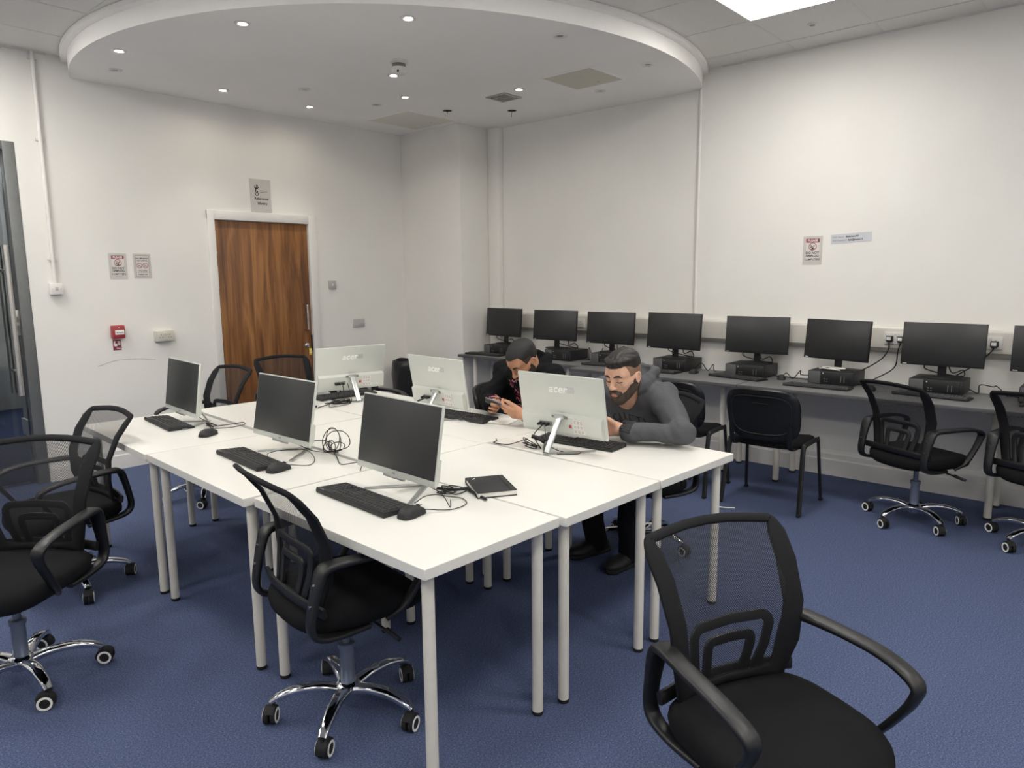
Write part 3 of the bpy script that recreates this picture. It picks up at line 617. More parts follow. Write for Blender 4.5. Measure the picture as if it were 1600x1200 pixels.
# ------------------------------------------------------------------ keyboards and mice
def make_keyboard(loc, rz, label, group):
    t = empty('keyboard', loc, rz, label, 'keyboard', group)   # long side along local Y, front edge at -X
    b = MB(); b.rings([[(x, s * 0.222, z) for x, z in ((-0.068, 0.002), (0.068, 0.002), (0.070, 0.010), (0.066, 0.021), (-0.066, 0.012), (-0.070, 0.006))] for s in (-1, 1)]); b.build('case', M['blackm'], t, ang=25)
    b = MB(); T = TZ((0, 0, 0.0165)) @ Matrix.Rotation(-0.068, 4, 'Y')
    def key(x, y, w): b.rings([[(x + sx * (0.0078 - i), y + sy * (w / 2 - i), z) for sx, sy in ((-1, -1), (1, -1), (1, 1), (-1, 1))] for i, z in ((0, 0), (0.0018, 0.005))], T=T)
    for r in range(6):
        x = 0.052 - r * 0.0195 - (0.004 if r else 0)
        y = 0.212
        ws = [0.0175] * 15
        if r == 5: ws = [0.024, 0.019, 0.024, 0.112, 0.024, 0.019, 0.019, 0.0245]
        elif r in (2, 3, 4): ws = [0.024 + 0.004 * (r - 2)] + [0.0175] * 11 + [0.0175 * 3 + 0.012 - 0.024 - 0.004 * (r - 2) + 0.024 - 0.024 + 0.012]
        for w in ws:
            key(x, y - w / 2, w - 0.002); y -= w + 0.0006
        for k in range(3):
            if r in (0, 1, 2, 5) or (r == 4 and k == 1): key(x, -0.072 - k * 0.019, 0.0165)
        if r > 0:
            for k in range(4): key(x, -0.137 - k * 0.0195, 0.0165)
    b.build('keycaps', M['key'], t, ang=20)
    b = MB(); b.box((0.062, -0.19, 0.0205), (0.006, 0.03, 0.001), T=None); b.build('logo_strip', M['grey_ink'], t)
    return t
KG, KW = 'keyboards on the white tables', 'keyboards on the grey desks'
KBS = [(1.553, 2.13, TH, 180 - 3, 'black keyboard in front of the computer nearest the camera', KG, 0), (1.585, 3.02, TH, 180 - 5, 'black keyboard with a mouse against its end, by the tangled cable ball', KG, 0), (1.695, 4.14, TH, 180 - 6, 'black keyboard of the small side-on computer at the far end', KG, 0),
       (2.80, 2.055, TH, 4, 'black keyboard under the raised computer facing the man in grey', KG, 0), (2.880, 2.965, TH + 0.001, 3, 'black keyboard lying on white sheets near the man with the phone', KG, 0), (2.90, 4.145, TH, 87, 'black keyboard behind the computer turned towards the door', KG, 0),
       (5.29, 2.37, DH, 180 - 11, 'black keyboard on the desk above the seam, behind the black fabric chair', KW, 0), (5.205, 1.735, DH, 180 + 1, 'black keyboard on the desk below the monitor with white cables', KW, 0), (5.262, 1.03, DH, 180 - 5, 'black keyboard on the desk seen through the mesh chair back', KW, 0),
       (5.235, 3.07, DH, 178, 'black keyboard on the desk just behind the grey hood', KW, 0), (5.30, 3.60, DH, 184, 'black keyboard on the desk between the two men', KW, 0), (5.285, 5.07, DH, 185, 'black keyboard on the desk beside the corner pillar', KW, 0), (5.25, 0.33, DH, 180, 'black keyboard on the desk by the chair at the picture edge', KW, 0)]
kb0 = None
for x, y, z, a, lab, g, _ in KBS:
    if kb0 is None: kb0 = make_keyboard((x, y, z), R_(a), lab, g)
    else:
        c = copy_tree(kb0); c.location = (x, y, z); c.rotation_euler = (0, 0, R_(a)); c['label'] = lab; c['group'] = g
def make_mouse(loc, rz, label, group):
    t = empty('mouse', loc, rz, label, 'mouse', group); b = MB(); rows = []   # nose at +X
    for x, w, h in ((-0.054, 0.010, 0.012), (-0.050, 0.022, 0.022), (-0.035, 0.030, 0.034), (-0.012, 0.031, 0.038), (0.015, 0.028, 0.034), (0.038, 0.027, 0.025), (0.050, 0.022, 0.018), (0.054, 0.012, 0.012)):
        rows.append([(x, w * math.copysign(abs(math.cos(a)) ** 0.8, math.cos(a)), 0.001 + (h * abs(math.sin(a)) ** 0.8 if math.sin(a) > 0 else 0.0)) for a in np.linspace(0, 2 * PI, 25)[:-1]])
    b.rings(rows); b.build('shell', M['blackm'], t, ang=60)
    b = MB(); b.cyl((0.030, -0.0035, 0.0255), (0.030, 0.0035, 0.0255), 0.009, seg=16); b.build('scroll_wheel', M['rub'], t)
    b = MB(); b.box((0.036, 0, 0.0275), (0.03, 0.0012, 0.002)); b.build('button_gap', M['hole'], t)
    return t
MG, MW = 'mice on the white tables', 'mice on the grey desks'
ms0 = None
for x, y, z, a, lab, g in [(1.557, 1.862, TH, 5, 'black mouse at the end of the keyboard nearest the camera', MG), (1.57, 2.752, TH, 10, 'black mouse resting against the keyboard by the cable ball', MG), (1.70, 3.67, TH, 25, 'black mouse alone in front of the small side-on computer', MG),
                           (5.43, 2.08, DH, 15, 'black mouse on the desk between the two keyboards by the seam', MW), (5.33, 2.76, DH, 5, 'black mouse on the desk just behind the grey hood', MW), (5.285, 1.405, DH, 5, 'black mouse on the desk by the top of the mesh chair', MW)]:
    if ms0 is None: ms0 = make_mouse((x, y, z), R_(a), lab, g)
    else:
        c = copy_tree(ms0); c.location = (x, y, z); c.rotation_euler = (0, 0, R_(a)); c['label'] = lab; c['group'] = g

# ------------------------------------------------------------------ silver all-in-one computers (screen faces local +X)
AW, AH = 0.49, 0.297
def make_aio(loc, rz, tilt, label, full, zb=0.072):
    t = empty('all_in_one_computer', loc, rz, label, 'computer', 'silver all-in-one computers')
    T = TZ((0, 0, zb)) @ Matrix.Rotation(-tilt, 4, 'Y')
    b = MB(); b.box((-0.006, 0, AH / 2), (0.012, AW, AH), 0.003, T=T)
    b.rings([[(x, s * AW * 0.47, z) for x, z in ((-0.010, 0.004), (-0.026, 0.006), (-0.034, 0.022), (-0.033, 0.098), (-0.022, 0.104), (-0.010, 0.112))] for s in (-1, -0.985, 0.985, 1)], T=T); b.build('housing', M['silver'], t, ang=25)
    b = MB(); b.box((0.0004, 0, 0.024 + (AH - 0.029) / 2), (0.0016, AW - 0.010, AH - 0.029), 0.0005, T=T); b.build('screen', M['screen'], t)
    b = MB(); b.box((-0.004, 0, -0.004), (0.010, 0.13, 0.010), 0.002, T=T); b.build('speaker_bar', M['silverd'], t)
    # stand: slanted arm, V foot
    H = T @ Vector((-0.034, 0, 0.095)); A = Vector((-0.150, 0, 0.010))
    b = MB(); b.sweep([H, H + (A - H) * 0.02, A + (H - A) * 0.06, A], [(0.017, 0.004), (0.017, 0.0045), (0.016, 0.0045), (0.015, 0.0035)], 8, nrm=(1, 0, 1)); b.box((-0.036, 0, 0.100), (0.012, 0.055, 0.020), 0.003, T=T); b.build('stand_arm', M['silverd'], t)
    for s in (-1, 1):
        b = MB(); b.sweep([(-0.158, s * 0.002, 0.004), (-0.06, s * 0.075, 0.004), (0.035, s * 0.145, 0.004)], [(0.013, 0.0038), (0.012, 0.0035), (0.010, 0.003)], 8, nrm=(0, 0, 1)); b.build('stand_foot', M['silverd'], t)
    TF = T @ TZ((0.0005, 0, 0.012)) @ Matrix(((0, 0, 1, 0), (1, 0, 0, 0), (0, 1, 0, 0), (0, 0, 0, 1)))
    if not full:
        text_obj('acer', 0.012, M['grey_ink'], t, TF, bold=0.0003, name='logo'); return t
    TB = T @ TZ((-0.0122, 0, 0)) @ Matrix(((0, 0, -1, 0), (-1, 0, 0, 0), (0, 1, 0, 0), (0, 0, 0, 1)))   # X to the viewer's right behind it, Y up
    text_obj('acer', 0.055, M['whitei'], t, TB @ TZ((-0.012, AH * 0.765, 0.0004)), bold=0.0007, shear=0.22, name='logo', sx=1.12, ext=0.0006)
    b = MB(); b.box((0.062, AH * 0.765, 0.0003), (0.040, 0.030, 0.0008), T=TB); tag(b.build('label_sticker', M['silverd'], t), 'shiny strip stuck beside the logo')
    TB2 = TB @ TZ((0, 0, 0.022)) @ Matrix.Rotation(0.0, 4, 'X')
    for k, (x, y, w, h, m) in enumerate(((0.105, 0.080, 0.060, 0.026, 'lami'), (0.105, 0.056, 0.058, 0.019, 'lami'), (0.108, 0.034, 0.066, 0.016, 'lami'), (0.058, 0.056, 0.015, 0.016, 'red'))):
        b = MB(); b.box((x, y, 0.0002), (w, h, 0.0012), T=TB2); st = b.build('label_sticker', M[m], t)
        if m == 'lami':
            bb = MB()
            for q in range(2 if h < 0.02 else 3):
                for p in range(3): bb.box((x - w * 0.32 + p * w * 0.3, y + h * 0.25 - q * 0.006, 0.0009), (w * 0.2, 0.0022, 0.0006), T=TB2)
            bb.build('print', M['grey_ink'], st)
    b = MB(); b.box((-0.085, 0.055, 0.0), (0.075, 0.022, 0.003), 0.001, T=TB2); b.box((0.0, 0.098, 0.002), (0.09, 0.014, 0.004), 0.001, T=TB2); b.build('port_panel', M['lampoff'], t)
    for k, x in enumerate((-0.115, -0.095, -0.07)):
        b = MB(); b.box((x, 0.055, 0.012), (0.014, 0.010, 0.028), 0.002, T=TB2); b.build('plug', M['rub'], t)
    return t
make_aio((1.675, 2.105, TH), R_(177.4), 0.17, 'silver computer nearest the camera, dark screen towards the mesh chair', False)
make_aio((1.722, 2.995, TH), R_(180), 0.18, 'silver computer beside the ball of tangled cable, dark screen showing', False)
make_aio((1.725, 4.055, TH), R_(175), 0.14, 'small silver computer seen almost side-on at the far end', False)
make_aio((2.675, 2.045, TH), R_(1.4), 0.175, 'silver computer with its back showing, in front of the two men', True)
make_aio((2.815, 3.055, TH), R_(-3.5), 0.175, 'silver computer with its back showing, in front of the bin', True)
make_aio((2.858, 4.025, TH), R_(77.2), 0.18, 'silver computer with its back showing, in front of the wooden door', True)

# ------------------------------------------------------------------ wall monitors on black computers
def make_monitor(loc, rz, label, w=0.488, h=0.288, tilt=0.09, zb=0.082):
    t = empty('monitor', loc, rz, label, 'monitor', 'monitors along the wall')
    T = TZ((0.055, 0, zb)) @ Matrix.Rotation(-tilt, 4, 'Y')
    b = MB(); b.box((-0.012, 0, h / 2), (0.024, w, h), 0.003, T=T); b.box((-0.034, 0, h * 0.45), (0.03, w * 0.6, h * 0.55), 0.012, T=T); b.build('casing', M['black'], t)
    b = MB(); b.box((0.0004, 0, 0.014 + (h - 0.020) / 2), (0.0014, w - 0.012, h - 0.020), 0.0004, T=T); b.build('screen', M['screenw'], t)
    b = MB(); b.box((0.0, 0, 0.10), (0.022, 0.05, 0.20), 0.004, T=Matrix.Rotation(-0.05, 4, 'Y')); b.box((0.0, 0, 0.2), (0.05, 0.09, 0.09), 0.006); b.build('neck', M['black'], t)
    b = MB(); b.lathe([(1.0, 0), (1.0, 0.004), (0.94, 0.009), (0.3, 0.014), (0, 0.014)], T=Matrix.Diagonal((0.085, 0.125, 1, 1)), seg=40, cap=True); b.build('base', M['black'], t)
    TF = T @ TZ((0.0004, -w * 0.445, 0.008)) @ Matrix(((0, 0, 1, 0), (1, 0, 0, 0), (0, 1, 0, 0), (0, 0, 0, 1)))
    text_obj('Lenovo', 0.0085, M['whitei'], t, TF, bold=0.0004, name='logo')
    return t
def make_pc(loc, rz, label, w=0.31):
    t = empty('desktop_computer', loc, rz, label, 'computer', 'black desktop computers along the wall')   # front faces local +X, origin at the front bottom
    b = MB(); b.box((-0.143, 0, 0.0525), (0.282, w, 0.093), 0.003); b.box((-0.143, 0, 0.003), (0.24, w - 0.04, 0.006)); b.build('case', M['pc'], t)
    b = MB(); b.box((0.001, -w * 0.345, 0.0525), (0.010, w * 0.27, 0.088), 0.003); b.build('grille', M['pcgrey'], t)
    b = MB(); b.box((0.001, w * 0.14, 0.0525), (0.008, w * 0.66, 0.088), 0.003); fp = b.build('front_panel', M['black'], t)
    b = MB(); b.cyl((0.005, -w * 0.15, 0.085), (0.0056, -w * 0.15, 0.085), 0.0045, seg=16); b.build('badge', M['silver'], fp)
    for y, z in ((-0.035, 0.045), (-0.035, 0.028), (-0.018, 0.045), (-0.018, 0.028)):
        b = MB(); b.box((0.0055, y, z), (0.0014, 0.010, 0.004)); b.build('port', M['grey_ink'], fp)
    for y in (0.078, 0.10):
        b = MB(); b.box((0.0055, y, 0.05), (0.0014, 0.0025, 0.045)); b.build('vent_slot', M['grey_ink'], fp)
    return t
WS = [(5.475, 5.012, 178, 5.0, 'first monitor from the corner pillar', 'first computer from the corner pillar, beside the dark-haired head'), (5.425, 4.296, 185.7, 4.19, 'second monitor from the pillar, behind the man with the phone', 'second computer from the pillar, behind the black hood'),
      (5.43, 3.662, 184, 3.65, 'third monitor from the pillar, above the two men', 'third computer from the pillar, behind the man in grey'), (5.37, 2.99, 179, 3.0, 'fourth monitor from the pillar, over the grey hood', 'fourth computer from the pillar, over the grey hood'),
      (5.47, 2.312, 186.6, 2.345, 'fifth monitor from the pillar, over the black fabric chair', 'fifth computer from the pillar, over the black fabric chair'), (5.39, 1.692, 166.5, 1.70, 'sixth monitor from the pillar, with white cables under it', 'sixth computer from the pillar, with white cables on its lid'),
      (5.435, 1.026, 180, 1.035, 'seventh monitor from the pillar, over the mesh chair', 'seventh computer from the pillar, behind the mesh chair'), (5.435, 0.40, 180, 0.42, 'eighth monitor from the pillar, cut by the picture edge', 'eighth computer from the pillar, at the picture edge')]
PCX = 5.345
for i, (mx, my, a, py, lm, lp) in enumerate(WS):
    ca, sa = math.cos(R_(a)), math.sin(R_(a)); ml = (mx - 0.055 * ca, my - 0.055 * sa, DH + 0.0995)
    if i == 0:
        pm = make_monitor(ml, R_(a), 'dark ' + lm); pp = make_pc((PCX, py, DH), PI, 'black ' + lp)
    elif i == 3: make_monitor(ml, R_(a), 'dark ' + lm, w=0.500, h=0.300); c = copy_tree(pp); c.location = (PCX, py, DH); c['label'] = 'black ' + lp
    else:
        c = copy_tree(pm); c.location = ml; c.rotation_euler = (0, 0, R_(a)); c['label'] = 'dark ' + lm
        c = copy_tree(pp); c.location = (PCX, py, DH); c['label'] = 'black ' + lp

# ------------------------------------------------------------------ mesh office chairs (front = local +X)
BX = np.polyfit((0, 0.2, 0.42, 0.57, 0.70, 0.89, 1.0), (-0.192, -0.174, -0.170, -0.183, -0.207, -0.264, -0.306), 4)
def SB(u, v, off=0.0):
    """back surface: u across (-1..1), v up (0..1)"""
    x = BX[0] * v ** 4 + BX[1] * v ** 3 + BX[2] * v * v + BX[3] * v + BX[4]
    w = 0.198 + 0.036 * v - 0.026 * max(0, 0.3 - v) / 0.3
    return Vector((x + 0.030 * u * u + off, u * w, 0.472 + 0.431 * v - 0.012 * u * u * v))
def SBn(u, v):
    e = 1e-3; return (SB(min(u + e, 1), v) - SB(u - e, v)).cross(SB(u, min(v + e, 1)) - SB(u, v - e)).normalized()
def make_office_chair():
    t = empty('office_chair', (0, 0, 0)); tag(t, 'x', 'chair', 'black mesh office chairs')
    # seat pad
    b = MB(); rows = []
    for z, s in ((0.380, 0.80), (0.386, 0.92), (0.402, 0.985), (0.422, 1.0), (0.440, 0.99), (0.454, 0.95), (0.463, 0.86), (0.468, 0.65), (0.469, 0.35), (0.469, 0.05)):
        row = []
        for k in range(48):
            a = 2 * PI * k / 48; ca, sa = math.cos(a), math.sin(a); p = 0.55
            x = 0.232 * s * math.copysign(abs(ca) ** p, ca); y = (0.238 - 0.012 * max(0, -ca)) * s * math.copysign(abs(sa) ** p, sa)
            zz = z - 0.030 * max(0, (x - 0.08) / 0.15) ** 2 + 0.008 * (y / 0.24) ** 2 - (0.010 * max(0, (-x - 0.16) / 0.07))
            row.append((x + 0.002, y, zz))
        rows.append(row)
    b.rings(rows); b.build('seat', M['seat'], t, ang=60)
    # net back, doubled border, lumbar arches
    b = MB(); nu, nv = 22, 26; U = [-0.94 + 1.88 * i / nu for i in range(nu + 1)]; V = [0.02 + 0.955 * j / nv for j in range(nv + 1)]
    b.add([SB(u, v, 0.003) for v in V for u in U], [(j * (nu + 1) + i, j * (nu + 1) + i + 1, (j + 1) * (nu + 1) + i + 1, (j + 1) * (nu + 1) + i) for j in range(nv) for i in range(nu)])
    o = b.build('backrest_net', M['net'], t, ang=180); me = o.data; uvl = me.uv_layers.new(name='UVMap')
    for lp in me.loops: co = me.vertices[lp.vertex_index].co; uvl.data[lp.index].uv = (co.y, co.z * 1.02)
    path = []; cr_ = 0.10
    for u, v in ((-0.9, 0.015), (-0.9, 0.25), (-0.9, 0.5), (-0.905, 0.75), (-0.91, 0.90)): path.append((u, v))
    for k in range(1, 6): a = PI - k * PI / 12; path.append((-0.865 + 0.045 * math.cos(a), 0.930 + 0.045 * math.sin(a)))
    top = [(-0.6, 0.978), (-0.3, 0.985), (0, 0.987)]
    path += top; path = path + [(-u, v) for u, v in path[::-1][1:]]
    path = [path[0]] + [p for p in path[1:]]
    bot = [(0.5, 0.012), (0, 0.010), (-0.5, 0.012)]
    loop = path + bot; rr = []
    for u, v in loop:
        side = min(1, max(0, (abs(u) - 0.8) / 0.1)) * min(1, max(0, (0.97 - v) / 0.08)); rr.append((0.014 + 0.016 * side, 0.0085))
    b = MB(); b.sweep([SB(u, v) for u, v in loop], rr, 10, closed=True, nrm=[SBn(u, v) for u, v in loop]); b.build('backrest_frame', M['netd'], t, ang=60)
    for s, h in ((0.60, 0.42), (0.36, 0.30)):
        pts = [(-s * 0.95, 0.03), (-s, h * 0.5)]
        for k in range(0, 6): a = PI - k * PI / 10; pts.append((-s * 0.78 + s * 0.22 * math.cos(a), h - 0.07 + 0.07 * math.sin(a)))
        pts += [(0, h + 0.004)]; pts = pts + [(-u, v) for u, v in pts[::-1][1:]]
        b = MB(); b.sweep([SB(u, v, -0.012) for u, v in pts], (0.0145, 0.007), 8, nrm=[SBn(u, v) for u, v in pts]); b.build('lumbar_support', M['black'], t, ang=60)
    b = MB(); b.sweep(cr([(-0.180, -0.226, 0.476), (-0.202, -0.12, 0.482), (-0.208, 0, 0.484), (-0.202, 0.12, 0.482), (-0.180, 0.226, 0.476)], 6), (0.019, 0.009), 8, nrm=(1, 0, 0.15)); b.build('back_bracket', M['black'], t, ang=60)
    # loop armrests
    for s in (-1, 1):
        pts = [(-0.02, 0.205, 0.380), (-0.12, 0.216, 0.384), (-0.200, 0.220, 0.400), (-0.226, 0.222, 0.440), (-0.214, 0.224, 0.520), (-0.196, 0.226, 0.590), (-0.180, 0.228, 0.622), (-0.145, 0.234, 0.633), (-0.02, 0.250, 0.635), (0.10, 0.258, 0.630), (0.188, 0.255, 0.604), (0.188, 0.250, 0.560), (0.147, 0.246, 0.490), (0.10, 0.236, 0.425), (0.05, 0.205, 0.384)]
        w = [0.018, 0.020, 0.022, 0.022, 0.025, 0.031, 0.031, 0.027, 0.025, 0.025, 0.024, 0.020, 0.018, 0.018, 0.016]; hh = [0.010, 0.010, 0.011, 0.011, 0.011, 0.012, 0.014, 0.013, 0.0105, 0.0105, 0.0105, 0.0105, 0.010, 0.010, 0.010]
        q = cr([(x, s * y, z) for x, y, z in pts], 5); c = Vector((-0.01, s * 0.25, 0.55)); ip = lambda A, i: A[min(i // 5, 14)] + (A[min(i // 5 + 1, 14)] - A[min(i // 5, 14)]) * (i % 5) / 5; rr = [(ip(w, i), ip(hh, i)) for i in range(len(q))]; nn = []
        for i, p in enumerate(q):
            tt = (q[min(i + 1, len(q) - 1)] - q[max(i - 1, 0)]).normalized(); nn.append(tt.cross(Vector((0, 1, 0))).normalized())
        b = MB(); b.sweep(q, rr, 10, nrm=nn); ar = b.build('armrest', M['black'], t, ang=60)
        for x, z in ((-0.212, 0.580), (-0.226, 0.515)):
            bb = MB(); bb.cyl((x + 0.004, s * 0.226, z), (x - 0.004, s * 0.226, z), 0.006, seg=10); bb.build('bolt', M['chrome'], ar)
    b = MB(); b.box((0.0, 0, 0.371), (0.24, 0.16, 0.026), 0.006); b.build('mechanism', M['black'], t)
    b = MB(); b.cyl((0.02, -0.08, 0.366), (0.04, -0.24, 0.345), 0.005, seg=10); b.cyl((0.04, -0.22, 0.348), (0.05, -0.285, 0.336), 0.010, 0.008, seg=10); b.build('lever', M['black'], t)
    b = MB(); b.lathe([(0.0145, 0.22), (0.0145, 0.360)], seg=20); b.build('gas_lift', M['blueg'], t)
    b = MB(); b.lathe([(0.027, 0.095), (0.025, 0.245), (0.030, 0.247), (0.030, 0.265), (0.018, 0.268)], seg=28); b.build('column', M['blueg'], t)
    b = MB(); b.lathe([(0.020, 0.062), (0.040, 0.066), (0.046, 0.080), (0.044, 0.108), (0.034, 0.118), (0.029, 0.120)], seg=28); b.build('hub', M['chrome'], t)
    for k in range(5):
        a = 2 * PI * k / 5; Rz = Matrix.Rotation(a, 4, 'Z')
        pts = cr([(0.032, 0, 0.094), (0.10, 0, 0.108), (0.175, 0, 0.106), (0.235, 0, 0.090), (0.268, 0, 0.072)], 5); n = len(pts)
        b = MB(); b.sweep(pts, [(0.026 - 0.010 * i / (n - 1), 0.015 - 0.004 * i / (n - 1)) for i in range(n)], 12, nrm=(0, 0, 1), T=Rz); b.build('base_leg', M['chrome'], t, ang=70)
        b = MB(); T = Rz @ TZ((0.266, 0, 0)) @ Matrix.Rotation(1.1 + 1.7 * k, 4, 'Z')
        b.cyl((0, 0, 0.050), (0, 0, 0.074), 0.006, seg=10); n0 = len(b.v); b.v = [tuple(T @ Vector(v)) for v in b.v]
        X = Matrix.Rotation(PI / 2, 4, 'X')
        for sy in (-0.013, 0.013): b.lathe([(0.012, -0.009), (0.028, -0.009), (0.0298, -0.006), (0.0298, 0.006), (0.028, 0.009), (0.012, 0.009)], seg=24, T=T @ TZ((-0.014, sy, 0.0300)) @ X)
        b.sweep([(-0.014 + 0.0325 * math.cos(q), 0, 0.0300 + 0.0325 * math.sin(q)) for q in np.linspace(-0.2, 2.6, 10)], (0.019, 0.003), 8, nrm=[(math.cos(q), 0, math.sin(q)) for q in np.linspace(-0.2, 2.6, 10)], T=T)
        cs = b.build('caster', M['rub'], t, ang=40)
        for sy in (-1, 1):
            b = MB(); b.lathe([(0.0185, 0.0), (0.0185, 0.0024), (0.0262, 0.0024), (0.0262, 0.0)], seg=24, T=T @ TZ((-0.014, sy * 0.0212, 0.0300)) @ Matrix.Rotation(-sy * PI / 2, 4, 'X'), cap=False); b.build('wheel_rim', M['rim'], cs)
    return t
oc = make_office_chair()
UP = ('seat', 'backrest', 'lumbar', 'back_b', 'armrest', 'mechanism', 'lever', 'gas_lift')
CH = [(1.690, 0.622, -115, -0.032, 0.5, 'black mesh office chair closest to the camera, seat filling the near corner'), (1.390, 2.045, -8, 0.035, 0.14, 'black mesh office chair pushed under the table at the nearest computer'),
      (0.665, 3.155, -140, 0.012, 0.925, 'black mesh office chair out on the carpet, its net overlapping another chair'), (1.09, 4.00, 186, -0.02, 0.19, 'black mesh office chair between the glass door and the white tables'),
      (2.25, 4.93, 184, 0.015, 0.96, 'black mesh office chair seen side-on in front of the wooden door'), (3.12, 5.14, -99, 0.0, 0.4, 'black mesh office chair backing onto the wooden door leaf'),
      (4.90, 1.01, -27, 0.0, 0.65, 'black mesh office chair at the desk below the seventh monitor'), (4.915, 0.34, -20, 0.0, 0.384, 'black mesh office chair at the desk, cut off by the picture edge'),
      (3.43, 2.10, 157, -0.03, 0.87, 'black mesh office chair the man in the grey hoodie sits on'), (3.40, 4.58, -93, 0.0, 0.2, 'black mesh office chair behind the computer turned towards the door')]
for i, (x, y, a, dz, sp, lab) in enumerate(CH):
    c = oc if i == 0 else copy_tree(oc)
    c.location = (x, y, 0); c.rotation_euler = (0, 0, R_(a)); c['label'] = lab
    for k in kids(c):
        if k.name.startswith(UP): k.location.z = dz
        elif k.name.startswith(('base_leg', 'caster', 'wheel')): k.rotation_euler.z = sp
# spin by 'sp' of the foot only: hub and column are round, so just legs and casters turn

# ------------------------------------------------------------------ black fabric visitor chairs
def make_visitor():
    t = empty('visitor_chair', (0, 0, 0)); tag(t, 'x', 'chair', 'black fabric visitor chairs')
    b = MB(); rows = []
    for z, s in ((0.415, 0.90), (0.420, 0.98), (0.440, 1.0), (0.458, 0.97), (0.466, 0.88), (0.468, 0.5), (0.468, 0.05)):
        rows.append([(0.02 + 0.215 * s * math.copysign(abs(math.cos(a)) ** 0.5, math.cos(a)), 0.235 * s * math.copysign(abs(math.sin(a)) ** 0.5, math.sin(a)), z - 0.02 * max(0, math.cos(a)) ** 3) for a in np.linspace(0, 2 * PI, 41)[:-1]])
    b.rings(rows); b.build('seat', M['seat'], t, ang=60)
    def outline(w, h0, h1, off, curve=0.05):
        out = []
        for k in range(48):
            a = 2 * PI * k / 48; ca, sa = math.cos(a), math.sin(a); y = w * math.copysign(abs(ca) ** 0.5, ca); v = 0.5 + 0.5 * math.copysign(abs(sa) ** 0.55, sa)
            z = h0 + (h1 - h0) * v; out.append((-0.225 - 0.075 * (z - 0.47) / 0.35 + off + curve * (y / 0.23) ** 2, y * (0.94 + 0.06 * v), z))
        return out
    b = MB(); b.rings([outline(0.213, 0.50, 0.79, -0.020), outline(0.243, 0.474, 0.812, -0.018), outline(0.250, 0.465, 0.82, -0.004), outline(0.247, 0.468, 0.816, 0.006)]); bk = b.build('back_shell', M['black'], t, ang=50)
    b = MB(); b.rings([outline(0.247, 0.468, 0.816, 0.005), outline(0.240, 0.475, 0.81, 0.026), outline(0.20, 0.50, 0.775, 0.036), outline(0.02, 0.62, 0.66, 0.038)]); b.build('back_cushion', M['seat'], t, ang=50)
    pts = [outline(0.200, 0.515, 0.772, -0.0205)[k] for k in range(48)]; b = MB(); b.sweep(pts, 0.003, 6, closed=True); b.sweep([(-0.275, -0.05, 0.72), (-0.278, 0.05, 0.72)], (0.003, 0.003), 6); b.build('moulded_rib', M['blackm'], bk)
    for s in (-1, 1):
        y = s * 0.245
        b = MB(); b.sweep(cr([(0.225, s * 0.262, 0.012), (0.170, y, 0.405), (0.150, y, 0.435), (0.115, y, 0.445), (-0.09, y, 0.445), (-0.125, y, 0.435), (-0.145, y, 0.405), (-0.225, s * 0.262, 0.012)], 5), (0.009, 0.016), 10, nrm=[(0, s, 0)] * 0 or None); b.build('leg_frame', M['black'], t, ang=60)
        for x in (0.226, -0.226):
            bb = MB(); bb.box((x, s * 0.262, 0.009), (0.034, 0.024, 0.018), 0.004); bb.build('foot', M['rub'], t)
        b = MB(); b.sweep(cr([(0.0, s * 0.19, 0.422), (-0.17, s * 0.19, 0.420), (-0.235, s * 0.19, 0.45), (-0.262, s * 0.19, 0.58)], 5), (0.016, 0.005), 8, nrm=(0, 0, 1)); b.build('back_upright', M['black'], t, ang=60)
    b = MB(); b.cyl((0.12, -0.245, 0.432), (0.12, 0.245, 0.432), 0.010); b.cyl((-0.10, -0.245, 0.432), (-0.10, 0.245, 0.432), 0.010); b.build('cross_bar', M['black'], t)
    return t
vc = make_visitor()
for i, (x, y, a, lab) in enumerate([(4.735, 1.85, 2, 'black fabric visitor chair facing the desk below the fifth monitor'), (4.70, 2.50, 4, 'black fabric visitor chair at the desk, partly behind the man in grey'), (3.60, 3.13, -67, 'black fabric visitor chair the man with the phone sits on')]):
    c = vc if i == 0 else copy_tree(vc)
    c.location = (x, y, 0); c.rotation_euler = (0, 0, R_(a)); c['label'] = lab

# ------------------------------------------------------------------ small things
# notebook
n0 = Vector((1.955, 1.855, TH)); e1 = Vector((0.205, -0.12, 0)).normalized(); 
t = empty('notebook', (1.962, 1.868, TH), math.atan2(-0.082, 0.130), 'closed black notebook with white pages lying on the white tables', 'notebook')
b = MB(); b.box((0, 0, 0.0015), (0.155, 0.215, 0.003), 0.001); b.box((0, 0, 0.0215), (0.155, 0.215, 0.003), 0.001); b.box((-0.0, 0.106, 0.0115), (0.155, 0.003, 0.02), 0.001); b.build('cover', M['blackm'], t)
b = MB(); b.box((0, -0.001, 0.0115), (0.147, 0.205, 0.0165)); b.build('pages', M['paper'], t)
b = MB(); b.sweep([(0.055, -0.10, 0.0235), (0.055, 0.10, 0.0235)], (0.003, 0.0006), 6, nrm=(0, 0, 1)); b.build('elastic_band', M['rub'], t)
b = MB(); b.prism([(-0.055, 0.070), (-0.045, 0.078), (-0.040, 0.090), (-0.048, 0.086), (-0.052, 0.080)], 0.0230, 0.0236); b.build('emblem', M['whitei'], t)
t = empty('pen', (1.862, 1.838, TH + 0.006), math.atan2(-0.10, -0.03), 'short black pen lying against the notebook', 'pen')
b = MB(); b.cyl((-0.07, 0, 0), (0.055, 0, 0), 0.0052, seg=12); b.cyl((0.055, 0, 0), (0.072, 0, 0), 0.0052, 0.0012, seg=12); b.build('barrel', M['black'], t); b = MB(); b.box((-0.045, 0, 0.006), (0.04, 0.003, 0.0016)); b.build('clip', M['black'], t)
